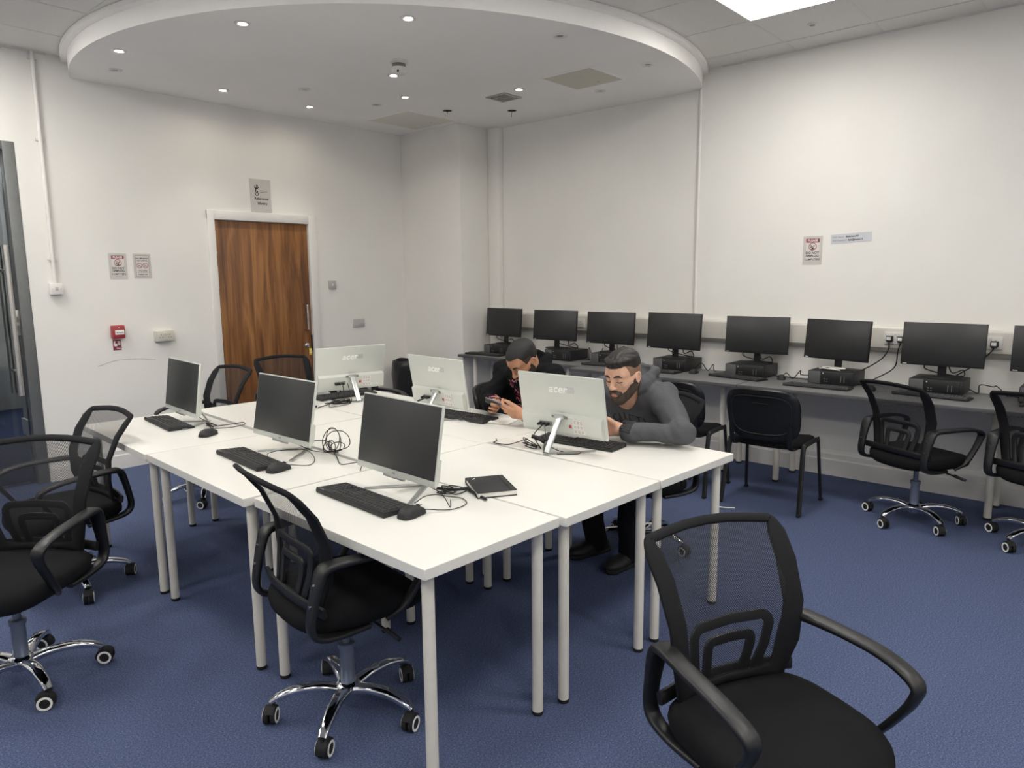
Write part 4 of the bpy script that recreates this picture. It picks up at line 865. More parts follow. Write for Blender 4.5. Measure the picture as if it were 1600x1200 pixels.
# adapter by the door-side computer
t = empty('plug_adapter', (2.475, 3.90, TH), 0.5, 'round white plug adapter on the far table among black cables', 'adapter')
b = MB(); b.lathe([(0.036, 0), (0.040, 0.004), (0.041, 0.035), (0.034, 0.052), (0.0, 0.056)], cap=False); b.lathe([(0.036, 0), (0, 0.0002)], cap=False); b.build('body', M['white'], t); b = MB(); b.box((-0.03, -0.025, 0.022), (0.024, 0.014, 0.012), 0.002, T=Matrix.Rotation(0.6, 4, 'Z')); b.build('socket', M['hole'], t)
# papers
t = empty('paper_sheet', (2.775, 3.00, TH), R_(8), 'white sheets under the keyboard near the man with the phone', 'paper'); b = MB(); b.box((0, 0, 0.0005), (0.21, 0.297, 0.001)); b.build('sheet', M['paper'], t)
t = empty('paper_bag', (2.965, 2.80, TH), R_(20), 'crumpled white paper under the hands holding the phone', 'paper'); b = MB(); random.seed(5); nu = 14
P_ = [(-0.12 + 0.24 * i / nu, -0.15 + 0.30 * j / nu, 0.004 + 0.010 * (math.sin(i * 1.7 + j * 0.8) * math.sin(j * 1.3) * 0.5 + 0.5) * (1 if 0 < i < nu and 0 < j < nu else 0.1)) for j in range(nu + 1) for i in range(nu + 1)]
b.add(P_, [(j * (nu + 1) + i, j * (nu + 1) + i + 1, (j + 1) * (nu + 1) + i + 1, (j + 1) * (nu + 1) + i) for j in range(nu) for i in range(nu)]); P2 = [(x, y, z - 0.0028) for x, y, z in P_]; b.add(P2, [(j * (nu + 1) + i, (j + 1) * (nu + 1) + i, (j + 1) * (nu + 1) + i + 1, j * (nu + 1) + i + 1) for j in range(nu) for i in range(nu)]); b.build('sheet', M['paper'], t, ang=15)
# litter scrap
tag(cable([(4.371, 2.059, 0.006), (4.385, 2.02, 0.005), (4.395, 1.995, 0.006), (4.41, 1.985, 0.005), (4.418, 1.962, 0.007)], 'x', 0.0045, M['paper'], name='paper_scrap'), 'small twisted scrap of white paper on the blue carpet', 'litter')
# bin with liner
t = empty('waste_bin', (4.955, 5.86, 0), 0, 'black bin with a liner pulled over its rim in the corner by the pillar', 'bin')
b = MB(); b.lathe([(0.15, 0), (0.155, 0.01), (0.185, 0.62), (0.185, 0.64)], seg=36); b.build('bucket', M['blackm'], t)
b = MB(); rows = []
for r, z in ((0.196, 0.22), (0.199, 0.30), (0.200, 0.40), (0.203, 0.52), (0.200, 0.62), (0.192, 0.665), (0.176, 0.672), (0.168, 0.60), (0.15, 0.35)):
    rows.append([((r + 0.006 * math.sin(7 * a + z * 30) * (1 if z < 0.6 else 0.3) + 0.004 * math.sin(13 * a - 20 * z)) * math.cos(a), (r + 0.006 * math.sin(7 * a + z * 30) * (1 if z < 0.6 else 0.3)) * math.sin(a), z + 0.006 * math.sin(5 * a)) for a in np.linspace(0, 2 * PI, 73)[:-1]])
b.rings(rows, capa=False); b.build('bin_liner', M['bin'], t, ang=60)

# cables on the white tables
def tangle(c, n, rx, ry, h, seed, tail):
    random.seed(seed); pts = []
    for i in range(n):
        a = i * 2.2 + random.uniform(-0.5, 0.5); q = random.uniform(0.35, 1.0)
        pts.append((c[0] + rx * q * math.cos(a), c[1] + ry * q * math.sin(a), c[2] + 0.004 + h * random.random() * (0.3 + 0.7 * (i % 3 == 1))))
    return pts + list(tail)
Z = TH + 0.004
random.seed(3); bp_ = []
for k in range(6):
    a = k * 1.1 + 0.3; r = (0.062, 0.045, 0.058, 0.040, 0.066, 0.035)[k]; ox, oy = random.uniform(-0.02, 0.02), random.uniform(-0.03, 0.03)
    for q in range(7):
        w = -PI / 2 + 2 * PI * q / 7; bp_.append((1.915 + ox + r * math.cos(w) * math.cos(a), 2.845 + oy + r * 0.9 * math.cos(w) * math.sin(a), Z + r * (1 + math.sin(w)) * (0.9 if k % 2 == 0 else 0.6)))
cable([(1.79, 3.03, Z + 0.05), (1.86, 2.94, Z)] + bp_ + [(1.86, 2.74, Z), (1.80, 2.62, Z), (1.83, 2.52, Z + 0.02), (1.79, 2.47, Z)], 'ball of tangled black cable standing on the table between two computers', 0.0021)
cable([(1.62, 2.755, Z + 0.012), (1.70, 2.72, Z), (1.78, 2.80, Z), (1.80, 2.90, Z + 0.02), (1.74, 2.98, Z + 0.02), (1.66, 2.98, Z + 0.022), (1.62, 2.93, Z + 0.022), (1.60, 2.88, TH + 0.024)], 'black mouse lead looping over the keyboard by the cable ball', 0.0018)
cable([(1.90, 2.86, Z), (1.96, 2.95, Z), (2.02, 3.05, Z), (1.97, 3.14, Z), (1.88, 3.10, Z + 0.02), (1.83, 3.05, Z + 0.05)], 'black cable running from the cable ball behind the screen', 0.0022)
cable([(1.74, 2.03, Z + 0.05), (1.80, 1.96, Z), (1.86, 1.99, Z + 0.01), (1.90, 1.92, Z)] + tangle((1.815, 1.945, TH), 9, 0.06, 0.05, 0.03, 8, [(1.92, 1.93, Z), (1.99, 1.97, Z), (2.0, 1.93, Z)]), 'tangled black cable beside the computer nearest the camera', 0.0022)
cable([(1.60, 1.845, Z + 0.012), (1.68, 1.80, Z), (1.76, 1.80, Z), (1.80, 1.86, Z), (1.77, 1.93, Z + 0.004), (1.82, 1.99, Z)], 'black mouse lead curving behind the nearest mouse', 0.0018)
cable([(1.62, 1.92, TH + 0.018), (1.66, 1.90, Z + 0.035), (1.70, 1.86, Z + 0.035), (1.70, 1.82, Z), (1.76, 1.88, Z)], 'short arched black keyboard lead at the nearest keyboard', 0.0018)
cable([(1.80, 2.00, Z + 0.012), (1.84, 1.93, Z + 0.012), (1.88, 1.91, Z + 0.012)], 'thick bundled black lead tied up by the notebook', 0.006)
cable([(1.78, 4.0, Z + 0.06), (1.80, 3.92, Z + 0.03)] + tangle((1.80, 3.86, TH), 9, 0.045, 0.05, 0.03, 21, [(1.84, 3.86, Z), (1.93, 3.84, Z), (1.985, 3.84, Z), (1.955, 3.77, Z), (1.87, 3.76, Z), (1.80, 3.80, Z)]), 'tangled black cable by the small side-on computer', 0.0022)
cable([(1.74, 3.69, Z + 0.010), (1.78, 3.73, Z), (1.79, 3.80, Z)], 'short mouse lead at the mouse standing alone', 0.0018)
cable([(2.61, 2.14, TH + 0.11), (2.575, 2.16, Z + 0.06), (2.59, 2.13, Z)] + tangle((2.585, 2.185, TH), 11, 0.06, 0.075, 0.05, 31, [(2.55, 2.30, Z), (2.53, 2.38, Z), (2.57, 2.40, Z), (2.60, 2.43, Z)]), 'tangled black cable hanging from the back of the central computer', 0.0024)
cable([(2.62, 2.12, TH + 0.125), (2.585, 2.10, Z + 0.10), (2.575, 2.07, Z + 0.03), (2.60, 2.00, Z), (2.66, 1.95, Z), (2.61, 1.93, Z), (2.55, 2.0, Z)], 'thin black lead trailing round the stand of the central computer', 0.002)
cable([(2.60, 2.115, Z + 0.03), (2.595, 2.145, Z + 0.045), (2.575, 2.175, Z + 0.055)], 'thick black power lead plugs behind the central computer', 0.010)
cable([(2.785, 3.135, TH + 0.125), (2.735, 3.145, TH + 0.112), (2.71, 3.17, TH + 0.09), (2.70, 3.20, TH + 0.02), (2.72, 3.26, Z)], 'black power lead drooping behind the computer before the bin', 0.005)
cable([(2.765, 3.97, TH + 0.125), (2.75, 3.94, TH + 0.06), (2.73, 3.90, Z)] + tangle((2.70, 3.93, TH), 20, 0.11, 0.06, 0.05, 44, [(2.60, 3.93, Z), (2.52, 3.90, Z)]), 'heap of black cable behind the computer turned towards the door', 0.0028)
cable([(2.80, 3.965, TH + 0.12), (2.795, 3.93, TH + 0.05), (2.76, 3.88, Z), (2.66, 3.84, Z), (2.58, 3.86, Z), (2.64, 3.90, Z + 0.02), (2.80, 3.92, Z), (2.92, 3.96, Z)], 'thin black lead beside the heap at the far computer', 0.0022)
# cables on the grey desks
Z = DH + 0.004
cable([PL[0], PL[0] + Vector((-0.008, 0, -0.05)), (5.575, 1.43, 0.93), (5.57, 1.54, 0.85), (5.56, 1.64, 0.80), (5.60, 1.72, Z)], 'black mains lead curving down from the plug behind the white cables', 0.0042)
cable([PL[1], PL[1] + Vector((-0.010, 0.01, -0.06)), (5.585, 1.34, 0.88), (5.57, 1.44, 0.80), (5.50, 1.54, Z), (5.46, 1.62, Z), (5.50, 1.51, Z + 0.0)], 'black mains lead curving down beside the nearest full monitor', 0.0042)
cable([PL[2], PL[2] + Vector((-0.014, 0.03, -0.045)), (5.585, 0.86, 0.93), (5.60, 0.95, 0.86), (5.61, 1.02, 0.80)], 'black mains lead from the tilted plug going behind the monitor', 0.0042)
Zp = DH + 0.103
def loops(cx, cy, n, seed, z=None, rx=0.06, ry=0.10, h=0.06):
    random.seed(seed); z = Zp if z is None else z
    return [(cx + rx * random.uniform(-1, 1), cy + ry * math.cos(i * 2.4) * random.uniform(0.5, 1), z + h * random.random()) for i in range(n)]
cable(loops(5.40, 1.69, 12, 2, rx=0.04, ry=0.12, h=0.03) , 'white cable coiled on the lid of the sixth computer', 0.0035, M['cablew'])
for (cy, sd, lab) in ((5.0, 4, 'black leads behind the neck of the first monitor'), (4.2, 5, 'black leads behind the neck of the second monitor'), (3.65, 6, 'black leads behind the neck of the third monitor'), (2.99, 7, 'black leads behind the neck of the fourth monitor'), (2.32, 8, 'black leads behind the neck of the fifth monitor'), (1.03, 9, 'black leads behind the neck of the seventh monitor')):
    cable([(5.50, cy - 0.03, Zp + 0.11), (5.45, cy - 0.07, Zp + 0.04), (5.46, cy - 0.13, Zp + 0.06), (5.52, cy - 0.12, Zp + 0.01), (5.53, cy, Zp + 0.02), (5.50, cy + 0.10, Zp + 0.05), (5.48, cy + 0.09, Zp + 0.10)], lab, 0.004)
for (y0, y1, sd, lab) in ((2.83, 2.53, 1, 'black leads crossing the desk between the fourth and fifth computers'), (2.16, 1.88, 2, 'black leads crossing the desk between the fifth and sixth computers'), (0.86, 0.60, 3, 'black leads crossing the desk beside the seventh computer'), (3.98, 3.84, 5, 'looped black leads standing up between the second and third computers')):
    random.seed(sd); q = [(5.53 + random.uniform(-0.05, 0.05), y0 + (y1 - y0) * i / 7 + random.uniform(-0.03, 0.03), Z + random.choice((0, 0, 0.03, 0.06 if sd != 5 else 0.12))) for i in range(8)]
    cable(q, lab, 0.0035)
cable([(5.49, 2.07, Z + 0.012), (5.53, 2.0, Z), (5.50, 1.93, Z), (5.55, 1.90, Z), (5.52, 2.02, Z), (5.56, 2.1, Z)], 'thin mouse lead on the desk near the seam', 0.0018)
# ------------------------------------------------------------------ people: signed-distance modelling + surface nets
class Pr:
    def __init__(s, fn, c, r): s.fn = fn; s.c = np.array(c, float); s.r = r
A_ = lambda v: np.array(v, float)
def sph(c, r): c = A_(c); return Pr(lambda p: np.linalg.norm(p - c, axis=-1) - r, c, r)
def ell(c, rad, Mx=None):
    c = A_(c); rad = A_(rad)
    def fn(p):
        q = p - c
        if Mx is not None: q = q @ Mx
        k0 = np.linalg.norm(q / rad, axis=-1); k1 = np.linalg.norm(q / (rad * rad), axis=-1) + 1e-9
        return k0 * (k0 - 1) / k1
    return Pr(fn, c, rad.max())
def cap(a, b, ra, rb=None):
    a = A_(a); b = A_(b); rb = ra if rb is None else rb; d = b - a; L2 = max(d @ d, 1e-12)
    def fn(p):
        t = np.clip(((p - a) @ d) / L2, 0, 1); return np.linalg.norm(p - a - t[..., None] * d, axis=-1) - (ra + (rb - ra) * t)
    return Pr(fn, (a + b) / 2, np.sqrt(L2) / 2 + max(ra, rb))
def rbox(c, half, r, Mx):
    c = A_(c); half = A_(half)
    def fn(p):
        q = np.abs((p - c) @ Mx) - half; return np.linalg.norm(np.maximum(q, 0), axis=-1) + np.minimum(q.max(-1), 0) - r
    return Pr(fn, c, np.linalg.norm(half) + r)
def inhead(T, pr):
    c, Mx = T; return Pr(lambda p: pr.fn((p - c) @ Mx), c + Mx @ pr.c, pr.r)
def nets(ops, vox, post=None):
    """ops: (kind, primitive, k); kind + union, - subtract. Evaluated only near each primitive; returns vertices and quads"""
    lo = np.min([o[1].c - o[1].r for o in ops if o[0] == '+'], 0) - 0.03; hi = np.max([o[1].c + o[1].r for o in ops if o[0] == '+'], 0) + 0.03
    n = np.ceil((hi - lo) / vox).astype(int) + 1; D = np.full(n, 0.05, np.float32); ax = [lo[i] + vox * np.arange(n[i]) for i in range(3)]
    for kind, pr, k in ops:
        m = pr.r + k + 0.055; i0 = np.clip(((pr.c - m - lo) / vox).astype(int), 0, n - 1); i1 = np.clip(((pr.c + m - lo) / vox).astype(int) + 2, 1, n)
        sl = tuple(slice(i0[i], i1[i]) for i in range(3)); g = np.stack(np.meshgrid(*[ax[i][sl[i]] for i in range(3)], indexing='ij'), -1); d = pr.fn(g).astype(np.float32); a = D[sl]
        if kind == '+':
            h = np.clip(0.5 + 0.5 * (a - d) / max(k, 1e-5), 0, 1); D[sl] = a * (1 - h) + d * h - k * h * (1 - h)
        else:
            h = np.clip(0.5 - 0.5 * (a + d) / max(k, 1e-5), 0, 1); D[sl] = a * (1 - h) + (-d) * h + k * h * (1 - h)
    if post is not None:
        near = np.abs(D) < 0.03; idx = np.argwhere(near); p = lo + idx * vox; D[near] = post(p, D[near])
    for i in range(3):
        for e in (0, -1):
            s = [slice(None)] * 3; s[i] = e; D[tuple(s)] = 0.05
    s_ = D < 0; c = np.zeros(n - 1, np.int8)
    for dx in (0, 1):
        for dy in (0, 1):
            for dz in (0, 1): c += s_[dx:n[0] - 1 + dx, dy:n[1] - 1 + dy, dz:n[2] - 1 + dz]
    act = np.argwhere((c > 0) & (c < 8)); idm = np.full(n - 1, -1, np.int32); idm[tuple(act.T)] = np.arange(len(act))
    acc = np.zeros((len(act), 3)); cnt = np.zeros(len(act))
    for axis in range(3):
        o = [q for q in range(3) if q != axis]
        for u in (0, 1):
            for v in (0, 1):
                a = act.copy(); a[:, o[0]] += u; a[:, o[1]] += v; e = a.copy(); e[:, axis] += 1
                da = D[tuple(a.T)]; de = D[tuple(e.T)]; m = (da < 0) != (de < 0); t = np.where(m, da / np.where(m, da - de, 1), 0)
                p = a.astype(float); p[:, axis] += t; acc[m] += p[m]; cnt[m] += 1
    V = lo + vox * acc / cnt[:, None]; F = []
    for axis in range(3):
        o = [q for q in range(3) if q != axis]; sl0 = [slice(None)] * 3; sl1 = [slice(None)] * 3; sl0[axis] = slice(0, -1); sl1[axis] = slice(1, None)
        e = np.argwhere(s_[tuple(sl0)] != s_[tuple(sl1)]); e = e[(e[:, o[0]] > 0) & (e[:, o[1]] > 0)]; inn = s_[tuple(e.T)]; q = []
        for u, v in ((1, 1), (0, 1), (0, 0), (1, 0)):
            a = e.copy(); a[:, o[0]] -= u; a[:, o[1]] -= v; q.append(idm[tuple(a.T)])
        q = np.stack(q, 1); flip = inn if axis != 1 else ~inn; q[flip] = q[flip][:, ::-1]; F.append(q[(q >= 0).all(1)])
    return V, np.concatenate(F)
def nets_obj(name, ops, vox, mats, parent=None, origin=(0, 0, 0), post=None, zone=None, relax=1):
    V, F = nets(ops, vox, post); V = V - A_(origin)
    me = bpy.data.meshes.new(name); me.from_pydata(V.tolist(), [], F.tolist()); me.validate()
    for m in (mats if isinstance(mats, list) else [mats]): me.materials.append(m)
    if zone is not None:
        ctr = (V + A_(origin))[F].mean(1); me.polygons.foreach_set('material_index', zone(ctr).astype(np.int32).tolist())
    me.polygons.foreach_set('use_smooth', [True] * len(me.polygons))
    bm = bmesh.new(); bm.from_mesh(me); bmesh.ops.recalc_face_normals(bm, faces=bm.faces)
    for _ in range(relax): bmesh.ops.smooth_vert(bm, verts=bm.verts, factor=0.5, use_axis_x=True, use_axis_y=True, use_axis_z=True)
    bm.to_mesh(me); bm.free()
    o = bpy.data.objects.new(name, me); COL.objects.link(o); o.location = origin
    if parent is not None: o.parent = parent; o.location = (0, 0, 0)   # every piece of a figure shares the figure's origin
    return o
def frame(fwd, up):
    f = A_(fwd); f /= np.linalg.norm(f); u = A_(up) - f * (A_(up) @ f); u /= np.linalg.norm(u); l = np.cross(u, f); return np.stack([f, l, u], 1)

def head_ops(T):
    H = lambda k, pr, s: (k, inhead(T, pr), s); o = []
    o.append(H('+', ell((-0.012, 0, 0.034), (0.096, 0.075, 0.086)), 0))
    o.append(H('+', ell((0.030, 0, -0.040), (0.062, 0.058, 0.080)), 0.03))
    o.append(H('+', ell((0.045, 0, 0.030), (0.046, 0.060, 0.045)), 0.03))
    for s in (-1, 1):
        o.append(H('+', cap((0.004, s * 0.056, -0.055), (0.070, s * 0.016, -0.104), 0.017, 0.016), 0.025))
        o.append(H('+', cap((0.002, s * 0.060, -0.012), (0.062, s * 0.041, -0.026), 0.014, 0.017), 0.022))
        o.append(H('+', cap((0.082, s * 0.014, 0.021), (0.070, s * 0.046, 0.020), 0.010, 0.009), 0.014))
        o.append(H('-', ell((0.098, s * 0.032, 0.001), (0.016, 0.019, 0.012)), 0.014))
    o.append(H('+', ell((0.074, 0, -0.104), (0.021, 0.024, 0.019)), 0.022))
    o.append(H('+', cap((0.090, 0, 0.012), (0.109, 0, -0.028), 0.0075, 0.0105), 0.010)); o.append(H('+', sph((0.112, 0, -0.033), 0.0115), 0.007))
    for s in (-1, 1):
        o.append(H('+', ell((0.101, s * 0.0115, -0.037), (0.010, 0.0075, 0.0075)), 0.005)); o.append(H('-', sph((0.106, s * 0.007, -0.0465), 0.0035), 0.003))
        o.append(H('+', ell((0.0755, s * 0.0315, -0.002), (0.0135, 0.0165, 0.0115)), 0.003))
    o.append(H('+', cap((0.098, -0.010, -0.0635), (0.098, 0.010, -0.0635), 0.0065), 0.008)); o.append(H('+', cap((0.086, -0.023, -0.068), (0.098, -0.008, -0.0645), 0.004, 0.006), 0.006)); o.append(H('+', cap((0.086, 0.023, -0.068), (0.098, 0.008, -0.0645), 0.004, 0.006), 0.006))
    o.append(H('+', cap((0.096, -0.010, -0.0755), (0.096, 0.010, -0.0755), 0.0072), 0.006)); o.append(H('-', cap((0.108, -0.016, -0.0695), (0.108, 0.016, -0.0695), 0.0042), 0.003))
    for s in (-1, 1):
        E = frame((0.93, -0.25 * s * -1, 0.2), (0.2, 0.25 * s, 1))
        o.append(H('+', ell((-0.012, s * 0.078, -0.010), (0.017, 0.0075, 0.031), frame((1, s * -0.35, 0.15), (-0.2, s * 0.25, 1))), 0.006)); o.append(H('-', ell((-0.008, s * 0.086, -0.006), (0.009, 0.0055, 0.018)), 0.004))
        o.append(H('+', ell((-0.004, s * 0.078, -0.034), (0.009, 0.006, 0.009)), 0.005))
    return o
def hand_ops(W, d, n, side, curl=(0.5, 0.6, 0.4), sc=1.0, spread=0.10, thumb=(0.55, 0.55, 0.35), thumb_bend=0.25):
    """W wrist, d towards the fingers, n out of the palm, side = towards the thumb"""
    W = A_(W); d = A_(d) / np.linalg.norm(d); n = A_(n) - d * (A_(n) @ d); n /= np.linalg.norm(n); s = A_(side) - d * (A_(side) @ d) - n * (A_(side) @ n); s /= np.linalg.norm(s); o = []
    o.append(('+', cap(W - d * 0.03, W + d * 0.012, 0.027 * sc, 0.026 * sc), 0.02))
    for i, (ls, lens, r) in enumerate(((0.030, (0.042, 0.026, 0.021), 0.0090), (0.010, (0.046, 0.029, 0.022), 0.0093), (-0.010, (0.043, 0.027, 0.021), 0.0088), (-0.029, (0.034, 0.020, 0.018), 0.0078))):
        kn = W + sc * (d * (0.092 - 0.004 * abs(i - 1) - (0.008 if i == 3 else 0)) + s * ls + n * (0.004 * abs(i - 1.3)))
        o.append(('+', cap(W + sc * (d * 0.012 + s * ls * 0.62), kn, 0.0145 * sc, 0.0125 * sc), 0.012)); p = kn; a = 0.0; sp = (1.3 - i) * spread
        for j in range(3):
            a += curl[j] * (1 + 0.10 * i); v = (d * math.cos(a) + n * math.sin(a)) + s * sp * math.cos(a); v /= np.linalg.norm(v); q = p + v * lens[j] * sc
            o.append(('+', cap(p, q, (r - 0.0006 * j) * sc, (r - 0.0006 * (j + 1)) * sc), 0.0025 if j else 0.006)); p = q
    p = W + sc * (d * 0.022 + s * 0.024 + n * 0.006); v = d * thumb[0] + s * thumb[1] + n * thumb[2]; v /= np.linalg.norm(v)
    o.append(('+', cap(W + sc * (d * 0.012 + s * 0.012), p, 0.016 * sc, 0.0155 * sc), 0.012))
    for L, r0, r1 in ((0.042, 0.0145, 0.0112), (0.033, 0.0110, 0.0100), (0.026, 0.0100, 0.0078)):
        q = p + v * L * sc; o.append(('+', cap(p, q, r0 * sc, r1 * sc), 0.006)); p = q; v = v * math.cos(thumb_bend) + (d * 0.8 - s * 0.3) * math.sin(thumb_bend); v /= np.linalg.norm(v)
    return o
def strands(amp, f1, f2):
    return lambda p, D: D + amp * (np.sin(f1 * (p[:, 0] + 0.6 * p[:, 2]) + 3 * np.sin(f2 * p[:, 1])) * np.cos(f1 * 0.8 * (p[:, 1] - 0.4 * p[:, 2]) + 2 * np.sin(f2 * p[:, 2])))
def folds(amp, f=30.0):
    def fn(p, D):
        a = np.sin(f * (p[:, 2] + 0.5 * p[:, 0]) + 2.2 * np.sin(17 * p[:, 1]) + 1.3 * np.sin(11 * p[:, 0])); c = np.sin(f * 0.63 * (p[:, 1] - 0.7 * p[:, 2]) + 2.0 * np.sin(14 * p[:, 0] + 9 * p[:, 2]))
        return D + amp * (0.45 * a * np.abs(a) + 0.55 * c * np.abs(c))
    return fn
def clipped(pr, planes):
    """primitive kept where every (point, normal) half-space value is below 0"""
    def fn(p):
        d = pr.fn(p)
        for q, nn in planes: d = np.maximum(d, (p - A_(q)) @ A_(nn))
        return d
    return Pr(fn, pr.c, pr.r)

def build_person(P):
    """P: dict of world joints and options"""
    hd = P['head']; T = (A_(hd['c']), frame(hd['f'], hd['u'])); hw = lambda q: T[0] + T[1] @ A_(q)
    J = {k: A_(v) for k, v in P['j'].items()}; F = A_(P['fwd']); F /= np.linalg.norm(F); U = A_((0, 0, 1)); L = np.cross(U, F)
    org = (float(J['pelvis'][0]), float(J['pelvis'][1]), 0.0)
    sw = []   # one continuous body
    sw += head_ops(T)
    sw.append(('+', cap(hw((-0.028, 0, -0.045)), J['neck'], 0.054, 0.060), 0.025))
    sw.append(('+', cap(J['chest'], J['pelvis'], 0.11, 0.115), 0.05)); sw.append(('+', cap(J['neck'] - U * 0.03, J['chest'], 0.07, 0.115), 0.05)); sw.append(('+', cap(J['shL'], J['shR'], 0.052), 0.05))
    for s in 'LR':
        sw.append(('+', cap(J['sh' + s], J['el' + s], 0.050, 0.038), 0.03)); sw.append(('+', cap(J['el' + s], J['wr' + s], 0.039, 0.026), 0.012)); sw += P['hand' + s]
        sw.append(('+', cap(J['hip' + s], J['kn' + s], 0.075, 0.052), 0.04)); sw.append(('+', cap(J['kn' + s], J['an' + s], 0.050, 0.034), 0.02)); sw.append(('+', cap(J['an' + s], J['an' + s] + F * 0.09 - U * 0.06, 0.028, 0.018), 0.02))
    def zone(c):
        q = (c - T[0]) @ T[1]
        lips = (np.abs(q[:, 1]) < 0.021 - 0.5 * np.abs(q[:, 2] + 0.0695)) & (q[:, 2] < -0.0615) & (q[:, 2] > -0.0805) & (q[:, 0] > 0.088)
        return lips.astype(int)
    body = nets_obj('person', sw, 0.0036, [P['skin'], P['lips']], None, org, zone=zone, relax=1)
    tag(body, P['label'], 'person')
    H = lambda pr: inhead(T, pr)
    # hoodie
    g = []
    a0 = L * 0.075
    for s in (-1, 1):
        g.append(('+', cap(J['pelvis'] + s * a0 + U * 0.02, J['chest'] + s * a0, 0.125, 0.128), 0.05))
        g.append(('+', cap(J['chest'] + s * a0, (J['shL'] if s > 0 else J['shR']) * 0.55 + J['neck'] * 0.45 - U * 0.02, 0.122, 0.070), 0.06))
    g.append(('+', cap(J['shL'], J['shR'], 0.066), 0.05)); g.append(('+', cap(J['neck'] - U * 0.015, J['chest'], 0.080, 0.13), 0.05))
    for s in 'LR':
        e = J['el' + s]; w = J['wr' + s]; dv = (w - e) / np.linalg.norm(w - e)
        g.append(('+', cap(J['sh' + s], e, 0.074, 0.058), 0.04)); g.append(('+', clipped(cap(e, w + dv * 0.02, 0.056, 0.043), [(w - dv * 0.012, dv)]), 0.02)); g.append(('+', clipped(cap(w - dv * 0.06, w, 0.046, 0.040), [(w - dv * 0.004, dv)]), 0.004)); g.append(('-', clipped(cap(w - dv * 0.02, w + dv * 0.05, 0.034, 0.034), [(w - dv * 0.016, -dv)]), 0.002))
    N = J['neck']; B = -F
    hood = [N + F * 0.070 - U * 0.040, N + F * 0.045 + L * 0.070 + U * 0.000, N + B * 0.02 + L * 0.104 + U * 0.040, N + B * 0.095 + L * 0.092 + U * 0.085, N + B * 0.140 + U * 0.095, N + B * 0.095 - L * 0.092 + U * 0.085, N + B * 0.02 - L * 0.104 + U * 0.040, N + F * 0.045 - L * 0.070 + U * 0.000, N + F * 0.070 - U * 0.040]
    hp = cr([Vector(q) for q in hood], 3)
    for p, q in zip(hp, hp[1:]): g.append(('+', cap(p, q, P.get('hoodr', 0.028)), 0.014))
    g.append(('+', ell(N + B * 0.125 + U * 0.005, (0.085, 0.130, 0.085), frame(F, U)), 0.03)); g.append(('-', ell(N + B * 0.060 + U * 0.095, (0.066, 0.078, 0.062), frame(F, U)), 0.012)); g.append(('-', cap(N - U * 0.03, hw((-0.028, 0, -0.045)), 0.060), 0.008))
    ho = nets_obj('hoodie', g, 0.0048, P['hoodie'], body, org, post=folds(P.get('fold', 0.0036)), relax=1)
    # trousers, shoes
    g = [('+', cap(J['pelvis'] - L * 0.07, J['pelvis'] + L * 0.07, 0.118), 0.04)]
    for s in 'LR':
        g += [('+', cap(J['hip' + s], J['kn' + s], 0.094, 0.070), 0.05), ('+', clipped(cap(J['kn' + s], J['an' + s] - U * 0.04, 0.068, 0.060), [(J['an' + s] - U * 0.055, J['an' + s] - J['kn' + s])]), 0.025)]
    nets_obj('trousers', g, 0.008, P['trousers'], body, org, post=folds(0.005, 30), relax=1)
    for s in 'LR':
        an = J['an' + s]; ft = A_((an[0], an[1], 0.0)); tf = A_(P['toe' + s]); tf = tf / np.linalg.norm(tf); tl = np.cross(U, tf)
        g = [('+', cap(ft - tf * 0.045 + U * 0.045, ft + tf * 0.06 + U * 0.040, 0.042, 0.042), 0.03), ('+', ell(ft + tf * 0.115 + U * 0.036, (0.075, 0.046, 0.034), frame(tf, U)), 0.03), ('+', cap(an + U * 0.015, ft + U * 0.06, 0.050, 0.048), 0.02)]
        z0 = ft + U * 0.012; g = [(k, clipped(pr, [(z0, -U)]), q) for k, pr, q in g]
        sh = nets_obj('shoe', g, 0.005, P['shoes'], body, org)
        nets_obj('sole', [('+', clipped(cap(ft - tf * 0.05 + U * 0.012, ft + tf * 0.145 + U * 0.012, 0.048, 0.044), [(ft + U * 0.024, U), (ft + U * 0.001, -U)]), 0.001)], 0.004, P['sole'], sh, org)
    # hair, fade, brows, lashes, beard
    hr = P['hair']; ss = lambda x, e0, e1: (lambda t: t * t * (3 - 2 * t))(np.clip((x - e0) / (e1 - e0), 0, 1))
    def shell(name, region, thick, m, amp=0.0, f1=300, relax=0, extra=None, vox=0.0026):
        """a layer lying on the head: the head's own distance field moved out by thick(q), kept where region(q) < 0 (q in head axes)"""
        def post(p, D):
            q = (p - T[0]) @ T[1]; n = amp * np.sin(f1 * q[:, 1] + 2.5 * np.sin(55 * q[:, 0]) + 1.5 * np.sin(80 * q[:, 2])) * np.cos(45 * q[:, 0] + 70 * q[:, 1])
            return np.maximum(D - thick(q) - n, region(q))
        nets_obj(name, head_ops(T)[:3 if name != 'beard' else None] + (extra or []), vox, m, body, org, post=post, relax=relax)
    if hr['kind'] == 'crop':
        random.seed(11); ex = []
        for k_ in range(19):
            y = -0.056 + 0.112 * k_ / 18; x = 0.089 - 13 * y * y; ex.append(('+', H(cap((x - 0.012, y * 0.96, 0.082), (x + 0.002, y + random.uniform(-0.007, 0.007), 0.060 - random.uniform(0, 0.016) - (0.014 if y < -0.015 else 0)), 0.0075, 0.0022)), 0.004))
        line = lambda q: np.where(q[:, 0] > 0.045, 0.066, 0.040 + 0.024 * ss(q[:, 0], 0.0, 0.045)) - q[:, 2]
        reg = lambda q: np.where((q[:, 0] > 0.070) & (np.abs(q[:, 1]) < 0.062), 0.030 - q[:, 2], line(q))
